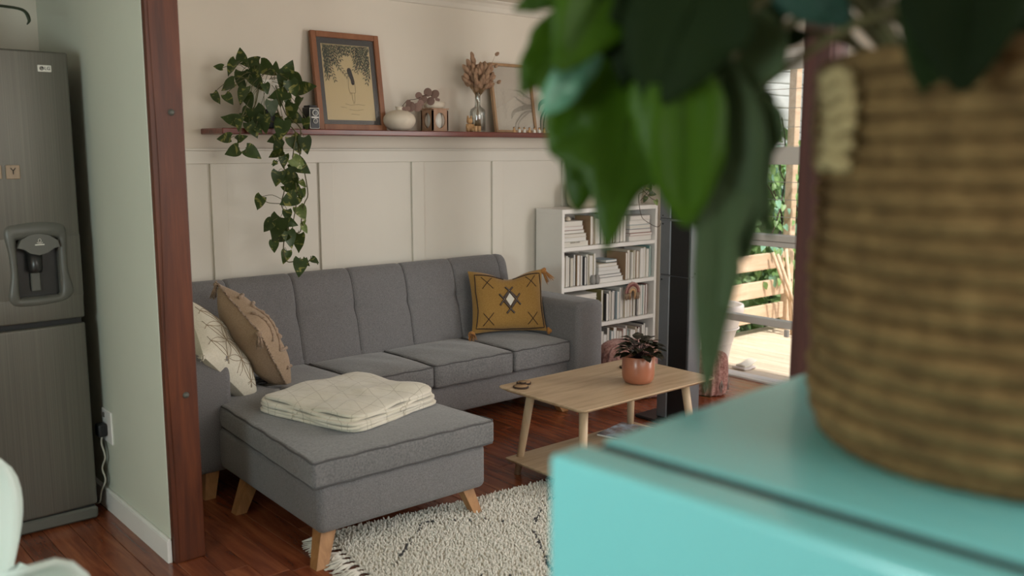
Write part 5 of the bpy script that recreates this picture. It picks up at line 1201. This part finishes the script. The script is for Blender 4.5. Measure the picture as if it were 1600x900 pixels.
for ang in (math.radians(146), math.radians(326)):
    mb = MB()
    for off in range(6):
        zz = .285+.0155*off; wd = .17-.012*abs(off-2.5)
        mb.tube([(bkx+(brad(zz)+.014+.006*math.sin(PI*k/10))*math.cos(ang+(k/10-.5)*2*wd), bky+(brad(zz)+.014+.006*math.sin(PI*k/10))*math.sin(ang+(k/10-.5)*2*wd), bkz+zz+.004*math.sin(k*1.3+off)) for k in range(11)], .0088, 7)
    mb.build('handle', M['basket_pale'], bs)
# ================================================================== big trailing plant in the basket
bp = thing('foliage_plant', 'large lobed green plant trailing out of the straw basket across the foreground', 'plant', (bkx, bky, bkz+.02))
MB().lathe([(0, 0), (.12, 0), (.155, .26), (.158, .27), (.148, .27), (.142, .24), (0, .235)], 36, (bkx, bky, bkz+.015), caps=False).build('grow_pot', M['darkplastic'], bp); MB().lathe([(.142, 0), (0, .012)], 24, (bkx, bky, bkz+.245), caps=False).build('soil', M['soil'], bp)
LOB = [(0, 0), (.10, -.05), (.30, -.09), (.52, -.03), (.58, .07), (.50, .14), (.62, .13), (.86, .16), (1.0, .27), (.94, .37), (.74, .42), (.52, .43), (.44, .47), (.60, .49), (.74, .56), (.70, .65), (.52, .68), (.34, .69), (.26, .76), (.17, .88), (.06, .97), (0, 1.0)]
OVA = [(0, 0), (.3, -.02), (.66, .08), (.92, .24), (1.0, .42), (.92, .58), (.70, .76), (.40, .90), (.14, .98), (0, 1)]
BLD = [(0, 0), (.35, -.03), (.72, .02), (1.0, .10), (.92, .18), (.80, .22), (.92, .30), (.84, .40), (.66, .45), (.70, .55), (.60, .66), (.44, .76), (.28, .86), (.12, .95), (0, 1)]
def bigleaf(kind, m, seed, W2, L):
    rdl = random.Random(seed); o = dict(L=LOB, O=OVA, B=BLD)[kind]
    out = []
    for sg in (1, -1):
        pts = spline([V((x*sg*(1+rdl.uniform(-.10, .10)), y+rdl.uniform(-.015, .015) if 0 < y < 1 else y, 0)) for x, y in o], 3)
        out.append(pts if sg > 0 else pts[::-1])
    ring_ = out[0][:-1]+out[1][:-1]
    bm = bmesh.new(); vv = [bm.verts.new((p.x*W2, p.y*L, 0)) for p in ring_]
    try: f = bm.faces.new(vv)
    except ValueError: f = None
    bmesh.ops.triangulate(bm, faces=bm.faces[:]); 
    for _ in range(2): bmesh.ops.subdivide_edges(bm, edges=[e for e in bm.edges if e.calc_length() > .018], cuts=1)
    bmesh.ops.triangulate(bm, faces=[f for f in bm.faces if len(f.verts) > 4])
    for v in bm.verts:
        x, y = v.co.x/W2, v.co.y/L; v.co.z = abs(x)*W2*.22-L*.16*y*y+W2*.07*math.sin(x*5+seed)*math.sin(y*7)-.0025*math.exp(-(x/.05)**2)
    me = bpy.data.meshes.new('big_leaf'); bm.to_mesh(me); bm.free(); me.materials.append(m); me.polygons.foreach_set('use_smooth', [True]*len(me.polygons)); return me
BIGLEAF = [
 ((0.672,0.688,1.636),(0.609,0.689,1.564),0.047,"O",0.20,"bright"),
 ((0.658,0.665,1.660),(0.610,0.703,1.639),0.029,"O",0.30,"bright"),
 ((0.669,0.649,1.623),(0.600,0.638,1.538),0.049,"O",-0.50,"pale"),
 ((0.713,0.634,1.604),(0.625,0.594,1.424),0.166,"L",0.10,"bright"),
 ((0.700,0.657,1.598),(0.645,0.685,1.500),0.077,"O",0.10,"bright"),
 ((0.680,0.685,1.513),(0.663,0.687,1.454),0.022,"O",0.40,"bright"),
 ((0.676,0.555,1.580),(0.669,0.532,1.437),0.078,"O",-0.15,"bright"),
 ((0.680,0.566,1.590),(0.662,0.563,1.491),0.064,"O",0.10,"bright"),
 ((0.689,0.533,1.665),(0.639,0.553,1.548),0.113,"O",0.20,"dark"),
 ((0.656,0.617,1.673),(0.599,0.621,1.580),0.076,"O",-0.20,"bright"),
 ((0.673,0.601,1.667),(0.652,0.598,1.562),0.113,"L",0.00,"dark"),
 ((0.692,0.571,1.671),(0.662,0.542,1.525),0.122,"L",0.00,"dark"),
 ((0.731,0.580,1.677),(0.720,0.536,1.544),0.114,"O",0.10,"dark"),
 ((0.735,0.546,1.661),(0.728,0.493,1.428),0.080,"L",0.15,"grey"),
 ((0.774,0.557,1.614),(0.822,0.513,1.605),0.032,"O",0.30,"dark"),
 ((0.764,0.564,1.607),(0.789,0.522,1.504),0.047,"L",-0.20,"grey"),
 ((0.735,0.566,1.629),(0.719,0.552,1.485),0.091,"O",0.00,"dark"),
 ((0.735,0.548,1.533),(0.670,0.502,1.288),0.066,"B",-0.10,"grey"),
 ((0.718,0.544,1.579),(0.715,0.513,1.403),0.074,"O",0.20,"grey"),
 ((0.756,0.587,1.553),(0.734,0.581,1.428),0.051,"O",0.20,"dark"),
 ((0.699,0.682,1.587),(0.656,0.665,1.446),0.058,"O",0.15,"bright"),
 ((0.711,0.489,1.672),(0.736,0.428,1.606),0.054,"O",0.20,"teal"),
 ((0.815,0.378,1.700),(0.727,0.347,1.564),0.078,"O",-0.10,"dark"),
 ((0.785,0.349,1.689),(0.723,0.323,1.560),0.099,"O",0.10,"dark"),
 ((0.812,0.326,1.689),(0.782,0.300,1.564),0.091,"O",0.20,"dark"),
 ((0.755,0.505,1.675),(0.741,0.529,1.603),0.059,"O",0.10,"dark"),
]
crown = V((bkx, bky, bkz+.27)); rd = random.Random(8)
for i, (b, t, w, kind, roll, colr) in enumerate(BIGLEAF):
    b, t = V(b), V(t); L = (t-b).length; y = (t-b).normalized(); toc = (V((0, 0, 1.5))-(b+t)/2).normalized(); z = toc-y*toc.dot(y); z.normalize(); x = y.cross(z)
    z = (z*math.cos(roll)+x*math.sin(roll)).normalized(); x = y.cross(z)
    me = bigleaf(kind, M['big_'+colr], i*3+1, w/2, L*1.03); o = piece('leaf', me, bp, W(bp).inverted() @ frame3(x, y, z, b)); md = o.modifiers.new('s', 'SOLIDIFY'); md.thickness = .0011
    c0 = crown+V((rd.uniform(-.07, .07), rd.uniform(-.07, .07), -.02)); mid = c0.lerp(b, .5)+V((0, 0, .13))
    MB().tube(spline([c0, mid, b], 8), [.0042]*17, 7).build('leaf_stalk', M['stem'], bp)
    MB().tube([frame3(x, y, z, b) @ V((0, L*k/8, -L*.16*(k/8)**2+.0008)) for k in range(8)], [.0022*(1-k/9) for k in range(8)], 5).build('midrib', M['big_'+colr], o)
